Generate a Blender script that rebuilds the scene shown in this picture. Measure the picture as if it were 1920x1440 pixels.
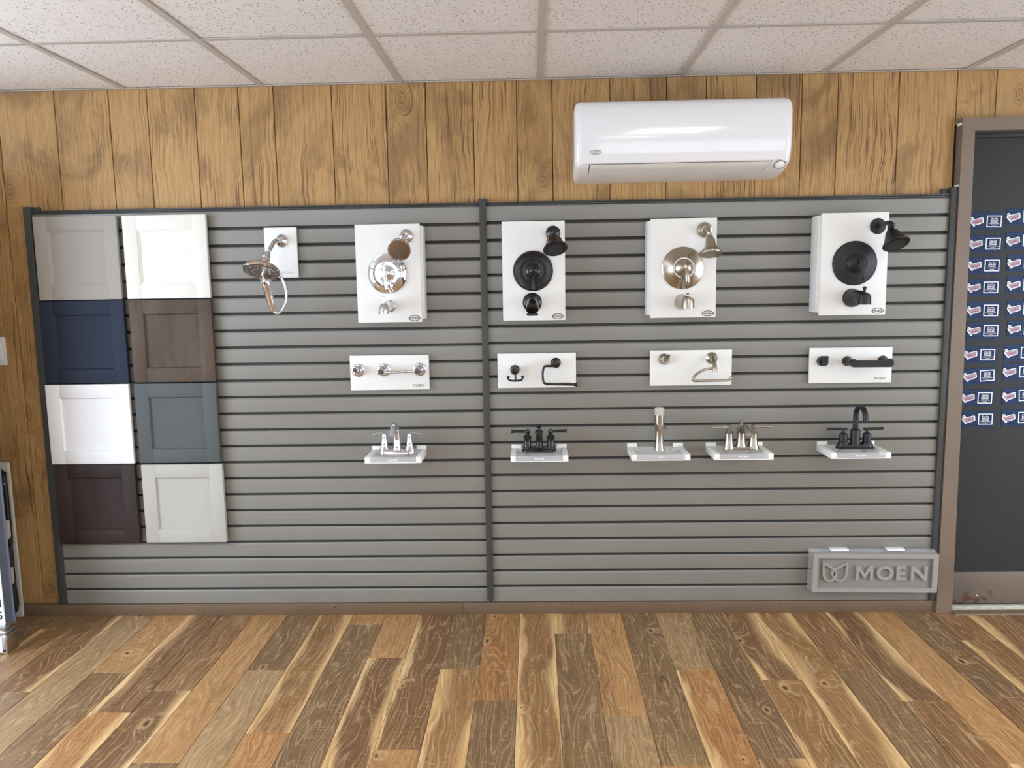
import bpy, bmesh, math, random
from mathutils import Vector, Matrix
random.seed(7)
PI = math.pi
S = bpy.context.scene
for o in list(bpy.data.objects):
    bpy.data.objects.remove(o, do_unlink=True)
COL = S.collection

# ------------------------------------------------------------------ camera
cd = bpy.data.cameras.new('camera'); cam = bpy.data.objects.new('camera', cd); COL.objects.link(cam)
cd.sensor_width = 36.0; cd.lens = 1494.72 / 1920 * 36.0; cd.clip_start = 0.05
CF = Vector((-0.02712154, 0.99139969, -0.12802764)); CR = Vector((0.9995527, 0.02528138, -0.01597673)); CU = Vector((0.01260261, 0.12840369, 0.9916419))
cam.matrix_world = Matrix(((CR.x, CU.x, -CF.x, 0.162), (CR.y, CU.y, -CF.y, -3.58461), (CR.z, CU.z, -CF.z, 1.55204), (0, 0, 0, 1)))
S.camera = cam
# ------------------------------------------------------------------ world, exposure
w = bpy.data.worlds.new('world'); S.world = w; w.use_nodes = True
w.node_tree.nodes['Background'].inputs[0].default_value = (0.62, 0.75, 1.0, 1); w.node_tree.nodes['Background'].inputs[1].default_value = 1.0
S.view_settings.view_transform = 'Standard'; S.view_settings.look = 'None'
S.view_settings.gamma = 1.0; S.view_settings.use_curve_mapping = False
S.view_settings.exposure = -0.83
TROFFER = 13.0          # ceiling light diffusers
SIDE = 12.5            # daylight in the side windows
WINDOW = 3.6           # daylight in the shop windows behind the camera

# ------------------------------------------------------------------ materials
def lin(c):
    r = []
    for v in c[:3]:
        v = v / 255.0
        r.append(v / 12.92 if v <= 0.04045 else ((v + 0.055) / 1.055) ** 2.4)
    return (r[0], r[1], r[2], 1.0)
MATS = {}
def mat(name, rgb, rough=0.5, metal=0.0, spec=0.5, trans=0.0, ior=1.45, coat=0.0, emit=None, estr=0.0, noise=0.0, nscale=30.0, stretch=(1, 1, 1), bump=0.0, alpha=1.0):
    m = bpy.data.materials.new(name); m.use_nodes = True
    nt = m.node_tree; b = nt.nodes['Principled BSDF']
    b.inputs['Base Color'].default_value = lin(rgb); b.inputs['Roughness'].default_value = rough
    b.inputs['Metallic'].default_value = metal; b.inputs['Specular IOR Level'].default_value = spec
    b.inputs['Transmission Weight'].default_value = trans; b.inputs['IOR'].default_value = ior
    b.inputs['Coat Weight'].default_value = coat; b.inputs['Coat Roughness'].default_value = 0.05
    b.inputs['Alpha'].default_value = alpha
    if emit:
        b.inputs['Emission Color'].default_value = lin(emit); b.inputs['Emission Strength'].default_value = estr
    if noise > 0 or bump > 0:
        tc = nt.nodes.new('ShaderNodeTexCoord'); mp = nt.nodes.new('ShaderNodeMapping'); mp.inputs['Scale'].default_value = stretch
        nz = nt.nodes.new('ShaderNodeTexNoise'); nz.inputs['Scale'].default_value = nscale; nz.inputs['Detail'].default_value = 5
        nt.links.new(tc.outputs['Object'], mp.inputs[0]); nt.links.new(mp.outputs[0], nz.inputs['Vector'])
        if noise > 0:
            mr = nt.nodes.new('ShaderNodeMapRange'); mr.inputs[1].default_value = 0.3; mr.inputs[2].default_value = 0.7
            mr.inputs[3].default_value = 1 - noise; mr.inputs[4].default_value = 1 + noise
            mx = nt.nodes.new('ShaderNodeVectorMath'); mx.operation = 'SCALE'; mx.inputs[0].default_value = lin(rgb)[:3]
            nt.links.new(nz.outputs['Fac'], mr.inputs[0]); nt.links.new(mr.outputs[0], mx.inputs['Scale'])
            nt.links.new(mx.outputs[0], b.inputs['Base Color'])
        if bump > 0:
            bp = nt.nodes.new('ShaderNodeBump'); bp.inputs['Strength'].default_value = bump; bp.inputs['Distance'].default_value = 0.002
            nt.links.new(nz.outputs['Fac'], bp.inputs['Height']); nt.links.new(bp.outputs[0], b.inputs['Normal'])
    MATS[name] = m
    return m
class NG:
    """tiny node-graph helper"""
    def __init__(s, name):
        s.m = bpy.data.materials.new(name); s.m.use_nodes = True; s.nt = s.m.node_tree; s.b = s.nt.nodes['Principled BSDF']; MATS[name] = s.m
    def n(s, t, **k):
        nd = s.nt.nodes.new(t)
        for a, v in k.items(): setattr(nd, a, v)
        return nd
    def put(s, sock, v):
        if isinstance(v, bpy.types.NodeSocket): s.nt.links.new(v, sock)
        elif v is not None: sock.default_value = v
    def math(s, op, a, b=None, c=None, clamp=False):
        nd = s.n('ShaderNodeMath', operation=op); nd.use_clamp = clamp
        s.put(nd.inputs[0], a); s.put(nd.inputs[1], b)
        if c is not None: s.put(nd.inputs[2], c)
        return nd.outputs[0]
    def vmath(s, op, a, b=None, scale=None):
        nd = s.n('ShaderNodeVectorMath', operation=op); s.put(nd.inputs[0], a); s.put(nd.inputs[1], b)
        if scale is not None: s.put(nd.inputs['Scale'], scale)
        return nd.outputs['Value'] if op in ('LENGTH', 'DOT_PRODUCT', 'DISTANCE') else nd.outputs[0]
    def xyz(s, v):
        nd = s.n('ShaderNodeSeparateXYZ'); s.put(nd.inputs[0], v); return nd.outputs
    def comb(s, x, y, z):
        nd = s.n('ShaderNodeCombineXYZ')
        for i, v in enumerate((x, y, z)): s.put(nd.inputs[i], v)
        return nd.outputs[0]
    def noise(s, v, scale, detail=3, rough=0.5, dist=0.0):
        nd = s.n('ShaderNodeTexNoise'); s.put(nd.inputs['Vector'], v); nd.inputs['Scale'].default_value = scale
        nd.inputs['Detail'].default_value = detail; nd.inputs['Roughness'].default_value = rough; nd.inputs['Distortion'].default_value = dist
        return nd.outputs['Fac']
    def ramp(s, v, lo, hi, a=0.0, b=1.0, smooth=True):
        nd = s.n('ShaderNodeMapRange', interpolation_type='SMOOTHSTEP' if smooth else 'LINEAR'); s.put(nd.inputs[0], v)
        for i, q in enumerate((lo, hi, a, b)): s.put(nd.inputs[i + 1], q)
        return nd.outputs[0]
    def mix(s, f, a, b, mode='MIX'):
        nd = s.n('ShaderNodeMix', data_type='RGBA', blend_type=mode); s.put(nd.inputs[0], f); s.put(nd.inputs[6], a); s.put(nd.inputs[7], b)
        return nd.outputs[2]
    def attr(s, name):
        nd = s.n('ShaderNodeAttribute', attribute_type='OBJECT', attribute_name=name); return nd
    def bump(s, h, st, dist=0.002):
        nd = s.n('ShaderNodeBump'); s.put(nd.inputs['Height'], h); nd.inputs['Strength'].default_value = st; nd.inputs['Distance'].default_value = dist
        s.nt.links.new(nd.outputs[0], s.b.inputs['Normal'])

mat('white_board', (232, 232, 227), 0.32)
mat('white_plastic', (242, 242, 238), 0.3)
mat('white_gloss', (236, 236, 236), 0.14, coat=0.8)
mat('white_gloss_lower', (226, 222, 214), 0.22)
mat('louver_white', (214, 208, 198), 0.3)
mat('chrome', (225, 225, 228), 0.05, metal=1.0)
mat('chrome_face', (140, 126, 112), 0.28, metal=0.8)
mat('brushed_nickel', (176, 168, 154), 0.27, metal=1.0)
mat('nickel_face', (150, 138, 120), 0.4, metal=0.6)
mat('oil_bronze', (26, 24, 23), 0.22, metal=0.0, spec=0.6)
mat('matte_black', (26, 27, 29), 0.42)
mat('dark_rubber', (20, 20, 20), 0.6)
mat('black_ink', (40, 42, 40), 0.5)
mat('dark_ink', (70, 74, 72), 0.5)
mat('grey_ink', (178, 178, 174), 0.5)
mat('gold_dot', (120, 82, 38), 0.3, metal=0.8)
mat('post_metal', (68, 69, 67), 0.45, spec=.4, noise=0.05, nscale=12)
mat('slot_dark', (66, 66, 62), 0.6, spec=.2)
mat('trim_brown', (110, 90, 70), 0.45, noise=0.05, nscale=9, stretch=(1, 1, 1))
mat('casing_brown', (120, 104, 88), 0.45, noise=0.04, nscale=6)
mat('door_paint', (48, 49, 48), 0.55, spec=.3, noise=0.05, nscale=3)
mat('gap_shade_dark', (42, 48, 50), 0.5)  # shade tone for the gap above the door
mat('dark_gap', (30, 30, 32), 0.8)
mat('screw_steel', (200, 196, 188), 0.25, metal=1.0)
mat('grid_white', (188, 179, 168), 0.55, spec=.2)
mat('lamp_diffuser', (250, 248, 240), 0.5, emit=(255, 250, 240), estr=TROFFER)
mat('window_daylight', (240, 245, 250), 0.5, emit=(226, 238, 255), estr=WINDOW)
mat('window_side', (240, 245, 250), 0.5, emit=(222, 236, 255), estr=SIDE)
mat('window_side_left', (240, 245, 250), 0.5, emit=(214, 231, 255), estr=SIDE * 1.35)
mat('room_wall', (225, 222, 215), 0.7)
mat('rear_wall', (96, 74, 52), .7)
mat('room_wall_wood', (150, 118, 80), 0.6)
mat('frame_bronze', (70, 62, 54), 0.45)
mat('sub_floor', (150, 118, 84), 0.5, noise=0.2, nscale=3, stretch=(6, 1, 1))
mat('acrylic_clear', (246, 248, 247), 0.05, alpha=0.32, spec=.7)
mat('acrylic_sheet', (225, 230, 228), 0.06, alpha=0.16, spec=.7)
mat('acrylic_frost', (138, 135, 128), 0.3, noise=0.02, nscale=8)
mat('acrylic_frame', (156, 153, 147), 0.25)
mat('frost_cap', (188, 184, 170), 0.5)
mat('table_plastic_shaded', (140, 149, 166), 0.5, noise=0.02, nscale=60, bump=0.1)  # grey plastic with the bluish tone of shaded daylight mixed into its colour
mat('table_under', (190, 184, 168), 0.5)
mat('banner_white', (236, 236, 236), 0.5)
mat('silver', (205, 207, 210), 0.22, metal=1.0)
mat('navy_card', (20, 42, 80), 0.5, spec=.2)
mat('navy_dark', (34, 50, 92), 0.5)
mat('card_white', (240, 242, 245), 0.5)
mat('tub_pink', (186, 152, 168), 0.5)
mat('tub_grey', (150, 148, 148), 0.5)
mat('tub_red', (150, 58, 88), 0.5)
mat('logo_grey', (176, 172, 160), 0.3)
mat('threshold_white', (205, 205, 192), 0.5, noise=0.25, nscale=26, stretch=(1, 6, 6))
mat('switch_white', (232, 232, 228), 0.35)

# slat extrusion: satin grey with faint lengthwise streaks
g = NG('slat_grey'); tc = g.n('ShaderNodeTexCoord').outputs['Object']
st = g.noise(g.vmath('MULTIPLY', tc, (0.25, 1, 90)), 3.0, 4, 0.6)
bl = g.noise(g.vmath('MULTIPLY', tc, (1.0, 1, 1.0)), 1.3, 3)
c = g.mix(g.ramp(st, .3, .7), lin((131, 130, 123)), lin((134, 133, 126)))
c = g.mix(g.math('MULTIPLY', g.ramp(bl, .35, .7), .35), c, lin((120, 112, 102)))
g.put(g.b.inputs['Base Color'], c); g.put(g.b.inputs['Roughness'], g.ramp(st, .2, .8, .29, .33)); g.b.inputs['Specular IOR Level'].default_value = .8

# ceiling tile: off-white mineral board with short dark fissures
g = NG('ceiling_tile'); tc = g.n('ShaderNodeTexCoord').outputs['Object']
sd = g.attr('seed').outputs['Fac']
p = g.vmath('ADD', tc, g.comb(g.math('MULTIPLY', sd, 3.17), g.math('MULTIPLY', sd, 1.7), 0.0))
p = g.vmath('MULTIPLY', p, (1, 1, 0))
def flecks(scale, long_, wide, keep, off):
    v = g.n('ShaderNodeTexVoronoi', voronoi_dimensions='2D'); q = g.vmath('ADD', p, (off, off * .7, 0)); g.put(v.inputs['Vector'], q); v.inputs['Scale'].default_value = scale
    d = g.vmath('SUBTRACT', q, v.outputs['Position'])
    cc = g.xyz(v.outputs['Color'])
    vr = g.n('ShaderNodeVectorRotate', rotation_type='Z_AXIS'); g.put(vr.inputs['Vector'], d); g.put(vr.inputs['Angle'], g.math('MULTIPLY', cc[0], 6.283))
    e = g.vmath('LENGTH', g.vmath('MULTIPLY', vr.outputs[0], (1 / long_, 1 / wide, 0)))
    return g.math('MULTIPLY', g.ramp(e, .55, 1.1, 1, 0), g.ramp(cc[1], keep, keep + .02, 1, 0))
f1 = flecks(50, .0062, .0021, .30, 0.0); f2 = flecks(70, .0032, .0020, .27, 3.3)
f = g.math('MAXIMUM', f1, f2)
fine = g.noise(p, 260, 2)
c = g.mix(g.ramp(fine, .3, .7), lin((226, 219, 209)), lin((233, 227, 219)))
c = g.mix(g.math('MULTIPLY', f, .8), c, lin((98, 84, 72)))
g.put(g.b.inputs['Base Color'], c); g.b.inputs['Roughness'].default_value = .85; g.b.inputs['Specular IOR Level'].default_value = .15
g.bump(g.math('SUBTRACT', g.math('MULTIPLY', fine, .2), f), .35, .002)

# printed wood panelling board
g = NG('panel_wood'); tc = g.n('ShaderNodeTexCoord').outputs['Object']
sd = g.attr('seed').outputs['Fac']; stg = g.attr('streak').outputs['Fac']
X, Y, Z = g.xyz(tc)[:3]
X = g.math('ADD', X, g.math('MULTIPLY', sd, 2.31)); Z = g.math('ADD', Z, g.math('MULTIPLY', sd, 5.7))
p = g.comb(X, sd, Z)
wv = g.noise(g.comb(g.math('MULTIPLY', X, 2.2), sd, g.math('MULTIPLY', Z, 1.5)), 2.2, 3)
# knots bend the grain
kv = g.n('ShaderNodeTexVoronoi', voronoi_dimensions='2D'); g.put(kv.inputs['Vector'], g.comb(g.math('MULTIPLY', X, 3.3), g.math('MULTIPLY', Z, 1.7), 0)); kv.inputs['Scale'].default_value = 1.0
kd = kv.outputs['Distance']; kk = g.xyz(kv.outputs['Color'])[0]; kon = g.ramp(kk, .45, .47, 0, 1)
kb = g.math('MULTIPLY', g.ramp(kd, 0, .22, .16, 0), kon)
Xw = g.math('ADD', g.math('ADD', X, g.math('MULTIPLY', wv, .06)), kb)
lines = g.noise(g.comb(g.math('MULTIPLY', Xw, 150), sd, g.math('MULTIPLY', Z, 2.6)), 1.0, 4, .62, .35)
fine = g.noise(g.comb(g.math('MULTIPLY', Xw, 260), sd, g.math('MULTIPLY', Z, 9)), 1.0, 3, .6)
patch = g.noise(g.comb(g.math('MULTIPLY', X, 7), sd, g.math('MULTIPLY', Z, 1.1)), 1.0, 3, .6, .4)
cloud = g.noise(g.comb(g.math('MULTIPLY', X, 2.4), sd, g.math('MULTIPLY', Z, 1.9)), 1.6, 5, .62, .6)
c = g.mix(g.ramp(fine, .3, .7), lin((166, 129, 79)), lin((192, 154, 102)))
c = g.mix(g.math('MULTIPLY', g.ramp(cloud, .48, .68), .6), c, lin((116, 88, 60)))
c = g.mix(g.math('MULTIPLY', g.ramp(cloud, .5, .25), .45), c, lin((186, 142, 92)))
dk = g.math('MULTIPLY', g.ramp(lines, .5, .38, 0, 1), g.ramp(patch, .36, .62, .12, .8))
dk = g.math('MULTIPLY', dk, g.math('ADD', .75, stg))
c = g.mix(dk, c, lin((98, 66, 38)))
kring = g.n('ShaderNodeMath', operation='SINE'); g.put(kring.inputs[0], g.math('MULTIPLY', kd, 190))
km = g.math('MULTIPLY', g.math('MULTIPLY', g.ramp(kd, .13, .03, 0, 1), kon), g.ramp(kring.outputs[0], -.2, .8, .15, .6))
c = g.mix(km, c, lin((96, 66, 40)))
g.put(g.b.inputs['Base Color'], c); g.b.inputs['Roughness'].default_value = .5; g.b.inputs['Specular IOR Level'].default_value = .3
g.bump(g.math('SUBTRACT', 1.0, dk), .25, .0015)

# laminate floor plank: tint and light sapwood edges come from each plank's own properties
g = NG('plank_wood'); tc = g.n('ShaderNodeTexCoord').outputs['Object']
sd = g.attr('seed').outputs['Fac']; tint = g.attr('tint').outputs['Color']; sap = g.xyz(g.attr('sap').outputs['Vector'])
X0, Y0, Z0 = g.xyz(tc)[:3]
X = g.math('ADD', X0, g.math('MULTIPLY', sd, 3.13)); Y = g.math('ADD', Y0, g.math('MULTIPLY', sd, 7.9))
wv = g.noise(g.comb(g.math('MULTIPLY', X, 3), g.math('MULTIPLY', Y, 1.1), sd), 1.6, 3, .5, .5)
kv = g.n('ShaderNodeTexVoronoi', voronoi_dimensions='2D'); g.put(kv.inputs['Vector'], g.vmath('ADD', g.comb(g.math('MULTIPLY', X, 5.2), g.math('MULTIPLY', Y, 2.9), 0), g.vmath('SCALE', g.comb(wv, g.noise(g.comb(g.math('MULTIPLY', X, 40), g.math('MULTIPLY', Y, 20), sd), 1.0, 2), 0), scale=.14))); kv.inputs['Scale'].default_value = 1.0
kcol = g.xyz(kv.outputs['Color']); kd = g.math('DIVIDE', kv.outputs['Distance'], g.math('ADD', .45, kcol[1])); kon = g.ramp(kcol[0], .70, .72, 0, 1)
Xw = g.math('ADD', g.math('ADD', X, g.math('MULTIPLY', wv, .10)), g.math('MULTIPLY', g.math('MULTIPLY', g.ramp(kd, 0, .3, .05, 0), kon), 1.0))
gr = g.noise(g.comb(g.math('MULTIPLY', Xw, 75), g.math('MULTIPLY', Y, 3.2), sd), 1.0, 5, .62, .3)
pores = g.noise(g.comb(g.math('MULTIPLY', Xw, 230), g.math('MULTIPLY', Y, 24), sd), 1.0, 3, .6)
broad = g.noise(g.comb(g.math('MULTIPLY', Xw, 11), g.math('MULTIPLY', Y, 1.3), sd), 1.0, 4, .6, .5)
cross = g.noise(g.comb(g.math('MULTIPLY', X, 18), g.math('MULTIPLY', Y, 60), sd), 1.0, 3, .6, .8)
c = g.mix(g.ramp(broad, .46, .70, 0, .42), tint, lin((104, 78, 54)))
c = g.mix(g.ramp(broad, .42, .24, 0, .3), c, lin((206, 172, 128)))
c = g.mix(g.ramp(gr, .54, .72, 0, .38), c, lin((214, 184, 142)))
c = g.mix(g.ramp(gr, .45, .30, 0, .42), c, lin((92, 68, 48)))
rg = g.n('ShaderNodeMath', operation='SINE'); g.put(rg.inputs[0], g.math('MULTIPLY', g.noise(g.comb(g.math('MULTIPLY', Xw, 9), g.math('MULTIPLY', Y, .75), sd), 1.0, 2, .5), 120))
c = g.mix(g.math('MULTIPLY', g.ramp(rg.outputs[0], .72, 1.0, 0, .34), g.ramp(pores, .3, .6, .3, 1)), c, lin((216, 184, 140)))
c = g.mix(g.ramp(rg.outputs[0], -.5, -1, 0, .22), c, lin((90, 64, 44)))
c = g.mix(g.ramp(pores, .44, .3, 0, .5), c, lin((74, 54, 36)))
c = g.mix(g.ramp(cross, .56, .7, 0, .22), c, lin((210, 176, 128)))
ew = g.math('ADD', g.noise(g.comb(0.0, g.math('MULTIPLY', Y, 1.5), sd), 1.0, 1, .5), g.math('MULTIPLY', g.math('SUBTRACT', gr, .5), .22))
dl = g.math('ADD', X0, .0787); dr = g.math('SUBTRACT', .0787, X0)
wl = g.math('ADD', .004, g.math('MULTIPLY', g.ramp(ew, .35, .72), .062)); wr = g.math('ADD', .004, g.math('MULTIPLY', g.ramp(ew, .66, .3), .062))
ml = g.math('MULTIPLY', g.ramp(g.math('DIVIDE', dl, wl), .1, 1.3, 1, 0), sap[0]); mr_ = g.math('MULTIPLY', g.ramp(g.math('DIVIDE', dr, wr), .1, 1.3, 1, 0), sap[1])
sp = g.math('MAXIMUM', ml, mr_)
sapc = g.mix(g.ramp(gr, .4, .62), lin((204, 164, 108)), lin((234, 200, 148)))
c = g.mix(g.math('MULTIPLY', sp, .92), c, sapc)
ck = g.noise(g.comb(g.math('MULTIPLY', X, 6), g.math('MULTIPLY', Y, .5), sd), 1.0, 2, .5, .1)
ck = g.math('ABSOLUTE', g.math('SUBTRACT', ck, .66))
c = g.mix(g.math('MULTIPLY', g.ramp(ck, .001, .005, .7, 0), g.ramp(broad, .4, .6)), c, lin((46, 32, 22)))
kc = g.math('MULTIPLY', g.ramp(kd, .055, .02, 0, .85), kon)
c = g.mix(g.math('MULTIPLY', g.ramp(kd, .12, .05, 0, .5), kon), c, lin((206, 170, 120)))
c = g.mix(kc, c, lin((58, 40, 28)))
g.put(g.b.inputs['Base Color'], c); g.put(g.b.inputs['Roughness'], g.ramp(gr, .3, .7, .42, .56)); g.b.inputs['Specular IOR Level'].default_value = .4
g.bump(g.math('ADD', gr, g.math('MULTIPLY', pores, .4)), .12, .001)

# rusty kick plate
g = NG('kick_plate'); tc = g.n('ShaderNodeTexCoord').outputs['Object']; X, Y, Z = g.xyz(tc)[:3]
n1 = g.noise(tc, 26, 6, .7, .4); n2 = g.noise(tc, 5, 3)
base = g.mix(g.ramp(n2, .3, .7), lin((112, 104, 98)), lin((122, 108, 94)))
low = g.ramp(Z, .11, .02, 0, 1); left = g.ramp(X, 2.36, 2.12, .25, 1)
r = g.math('MULTIPLY', g.ramp(g.math('ADD', n1, g.math('MULTIPLY', g.math('MULTIPLY', low, left), .22)), .62, .70), .9)
c = g.mix(r, base, lin((104, 66, 44)))
g.put(g.b.inputs['Base Color'], c); g.put(g.b.inputs['Roughness'], g.ramp(r, 0, 1, .42, .8)); g.b.inputs['Metallic'].default_value = .25

def stained(name, a, b_, rough=.4):
    g = NG(name); tc = g.n('ShaderNodeTexCoord').outputs['Object']
    n1 = g.noise(g.vmath('MULTIPLY', tc, (3, 3, 1)), 4, 5, .6, .5); n2 = g.noise(g.vmath('MULTIPLY', tc, (30, 30, 1.5)), 4, 3)
    c = g.mix(g.math('ADD', g.math('MULTIPLY', g.ramp(n1, .3, .7), .7), g.math('MULTIPLY', n2, .3)), lin(a), lin(b_))
    g.put(g.b.inputs['Base Color'], c); g.b.inputs['Roughness'].default_value = .55; g.b.inputs['Specular IOR Level'].default_value = .2
stained('stain_umber', (72, 60, 49), (92, 79, 66)); stained('stain_espresso', (48, 38, 37), (62, 50, 48))
# navy pattern of the cards: small dark drops
g = NG('card_pattern'); tc = g.n('ShaderNodeTexCoord').outputs['Object']; X, Y, Z = g.xyz(tc)[:3]
v = g.n('ShaderNodeTexVoronoi', voronoi_dimensions='2D'); g.put(v.inputs['Vector'], g.comb(g.math('MULTIPLY', X, 95), g.math('MULTIPLY', Z, 60), 0)); v.inputs['Scale'].default_value = 1.0; v.inputs['Randomness'].default_value = .5
g.put(g.b.inputs['Base Color'], g.mix(g.ramp(v.outputs['Distance'], .2, .4), lin((14, 30, 60)), lin((28, 54, 92)))); g.b.inputs['Roughness'].default_value = .5; g.b.inputs['Specular IOR Level'].default_value = .2

# ------------------------------------------------------------------ mesh helpers
class MB:
    def __init__(s): s.v = []; s.f = []
    def add(s, vs, fs):
        n = len(s.v); s.v += [tuple(v) for v in vs]; s.f += [tuple(i + n for i in f) for f in fs]; return s
    def box(s, x0, x1, y0, y1, z0, z1, bev=0.0, seg=2):
        if bev <= 0:
            vs = [(x, y, z) for x in (x0, x1) for y in (y0, y1) for z in (z0, z1)]
            return s.add(vs, [(0, 1, 3, 2), (4, 6, 7, 5), (0, 4, 5, 1), (2, 3, 7, 6), (0, 2, 6, 4), (1, 5, 7, 3)])
        bm = bmesh.new(); bmesh.ops.create_cube(bm, size=1)
        bmesh.ops.scale(bm, vec=(x1 - x0, y1 - y0, z1 - z0), verts=bm.verts); bmesh.ops.translate(bm, vec=((x0 + x1) / 2, (y0 + y1) / 2, (z0 + z1) / 2), verts=bm.verts)
        bmesh.ops.bevel(bm, geom=list(bm.edges), offset=bev, segments=seg, affect='EDGES', profile=.5)
        bm.verts.index_update(); s.add([v.co for v in bm.verts], [[v.index for v in f.verts] for f in bm.faces]); bm.free(); return s
    def hexa(s, pts):   # 4 bottom/front + 4 back corner points
        return s.add(pts, [(0, 1, 2, 3), (7, 6, 5, 4), (0, 4, 5, 1), (1, 5, 6, 2), (2, 6, 7, 3), (3, 7, 4, 0)])
    def lathe(s, prof, o=(0, 0, 0), axis=(0, 0, 1), seg=32, sx=1.0, sy=1.0, up=None):
        o = Vector(o); a = Vector(axis).normalized()
        h = Vector(up) if up else (Vector((0, 0, 1)) if abs(a.z) < .9 else Vector((1, 0, 0)))
        u = a.cross(h).normalized(); w_ = u.cross(a)
        vs = []; fs = []; n = len(prof)
        for r, t in prof:
            for k in range(seg):
                an = 2 * PI * k / seg
                vs.append(o + a * t + u * (r * sx * math.cos(an)) + w_ * (r * sy * math.sin(an)))
        for i in range(n - 1):
            for k in range(seg):
                k2 = (k + 1) % seg
                fs.append((i * seg + k, i * seg + k2, (i + 1) * seg + k2, (i + 1) * seg + k))
        fs.append(tuple(range(seg))[::-1]); fs.append(tuple((n - 1) * seg + k for k in range(seg)))
        return s.add(vs, fs)
    def tube(s, pts, rad, seg=12, smooth=0, flat=1.0, up=None):
        P = [Vector(p) for p in pts]; Rr = list(rad) if hasattr(rad, '__len__') else [rad] * len(P)
        if smooth:
            Q = []; RR = []
            for i in range(len(P) - 1):
                p0 = P[max(i - 1, 0)]; p1 = P[i]; p2 = P[i + 1]; p3 = P[min(i + 2, len(P) - 1)]
                for k in range(smooth):
                    t = k / smooth
                    Q.append(.5 * ((2 * p1) + (p2 - p0) * t + (2 * p0 - 5 * p1 + 4 * p2 - p3) * t * t + (3 * p1 - p0 - 3 * p2 + p3) * t ** 3)); RR.append(Rr[i] * (1 - t) + Rr[i + 1] * t)
            Q.append(P[-1]); RR.append(Rr[-1]); P = Q; Rr = RR
        vs = []; fs = []; n = len(P); nrm = None
        for i in range(n):
            d = (P[min(i + 1, n - 1)] - P[max(i - 1, 0)]).normalized()
            if nrm is None:
                h = Vector(up) if up else (Vector((0, 0, 1)) if abs(d.z) < .9 else Vector((0, 1, 0)))
                nrm = (h - d * h.dot(d)).normalized()
            else: nrm = (nrm - d * nrm.dot(d)).normalized()
            b_ = d.cross(nrm)
            for k in range(seg):
                an = 2 * PI * k / seg
                vs.append(P[i] + nrm * (Rr[i] * flat * math.cos(an)) + b_ * (Rr[i] * math.sin(an)))
        for i in range(n - 1):
            for k in range(seg):
                k2 = (k + 1) % seg
                fs.append((i * seg + k, i * seg + k2, (i + 1) * seg + k2, (i + 1) * seg + k))
        fs.append(tuple(range(seg))[::-1]); fs.append(tuple((n - 1) * seg + k for k in range(seg)))
        return s.add(vs, fs)
    def prism(s, poly, y0, y1, inner=None):   # polygon in X,Z extruded along Y (front y0, back y1); optional inner loop of same length -> ring
        n = len(poly)
        if inner is None:
            vs = [(x, y0, z) for x, z in poly] + [(x, y1, z) for x, z in poly]
            fs = [tuple(range(n)), tuple(range(2 * n - 1, n - 1, -1))] + [(i, n + i, n + (i + 1) % n, (i + 1) % n) for i in range(n)]
            return s.add(vs, fs)
        vs = [(x, y, z) for y in (y0, y1) for L in (poly, inner) for x, z in L]; fs = []
        for i in range(n):
            j = (i + 1) % n
            fs += [(i, j, n + j, n + i), (2 * n + i, 3 * n + i, 3 * n + j, 2 * n + j), (i, 2 * n + i, 2 * n + j, j), (n + i, n + j, 3 * n + j, 3 * n + i)]
        return s.add(vs, fs)
    def ribbon(s, pts, wd, y0, y1, closed=False):   # flat stroke in X,Z extruded along Y
        P = [Vector((a, b)) for a, b in pts]; n = len(P); L = []; Rr = []
        for i in range(n):
            a = P[(i - 1) % n] if closed or i else P[i]; b = P[(i + 1) % n] if closed or i < n - 1 else P[i]
            d1 = (P[i] - a); d2 = (b - P[i])
            d1 = d1.normalized() if d1.length else d2.normalized(); d2 = d2.normalized() if d2.length else d1
            t = (d1 + d2).normalized(); nn = Vector((-t.y, t.x)); k = wd / 2 / max(.45, nn.dot(Vector((-d1.y, d1.x))))
            L.append(P[i] + nn * k); Rr.append(P[i] - nn * k)
        if closed: return s.prism([tuple(p) for p in L], y0, y1, inner=[tuple(p) for p in Rr])
        return s.prism([tuple(p) for p in L] + [tuple(p) for p in Rr[::-1]], y0, y1)
    def mesh(s, name, off=(0, 0, 0), angle=35):
        m = bpy.data.meshes.new(name); o = Vector(off)
        m.from_pydata([tuple(Vector(v) - o) for v in s.v], [], s.f); m.update()
        bm = bmesh.new(); bm.from_mesh(m); bmesh.ops.recalc_face_normals(bm, faces=bm.faces); bm.to_mesh(m); bm.free()
        if angle:
            m.shade_smooth(); m.set_sharp_from_angle(angle=math.radians(angle))
        return m

def tag(o, label=None, cat=None, group=None, kind=None):
    if label: o['label'] = label
    if cat: o['category'] = cat
    if group: o['group'] = group
    if kind: o['kind'] = kind
    return o
def thing(name, loc, label, cat, group=None):
    o = bpy.data.objects.new(name, None); COL.objects.link(o); o.location = loc; o.empty_display_size = .05
    return tag(o, label, cat, group)
def origin(o):
    v = Vector(o.location)
    while o.parent: o = o.parent; v += Vector(o.location)
    return v
def part(name, mb, m, parent=None, label=None, angle=35):
    off = origin(parent) if parent else Vector((0, 0, 0))
    me = mb.mesh(name, off, angle) if isinstance(mb, MB) else mb
    me.materials.append(MATS[m])
    o = bpy.data.objects.new(name, me); COL.objects.link(o)
    if parent: o.parent = parent
    if label: o['label'] = label
    return o
def struct(name, mb, m, label=None):
    o = part(name, mb, m); o['kind'] = 'structure'
    if label: o['label'] = label
    return o
def copy_tree(o, parent=None):
    c = o.copy(); COL.objects.link(c)
    if parent: c.parent = parent
    for ch in [q for q in bpy.data.objects if q.parent == o and q != c]: copy_tree(ch, c)
    return c
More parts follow.
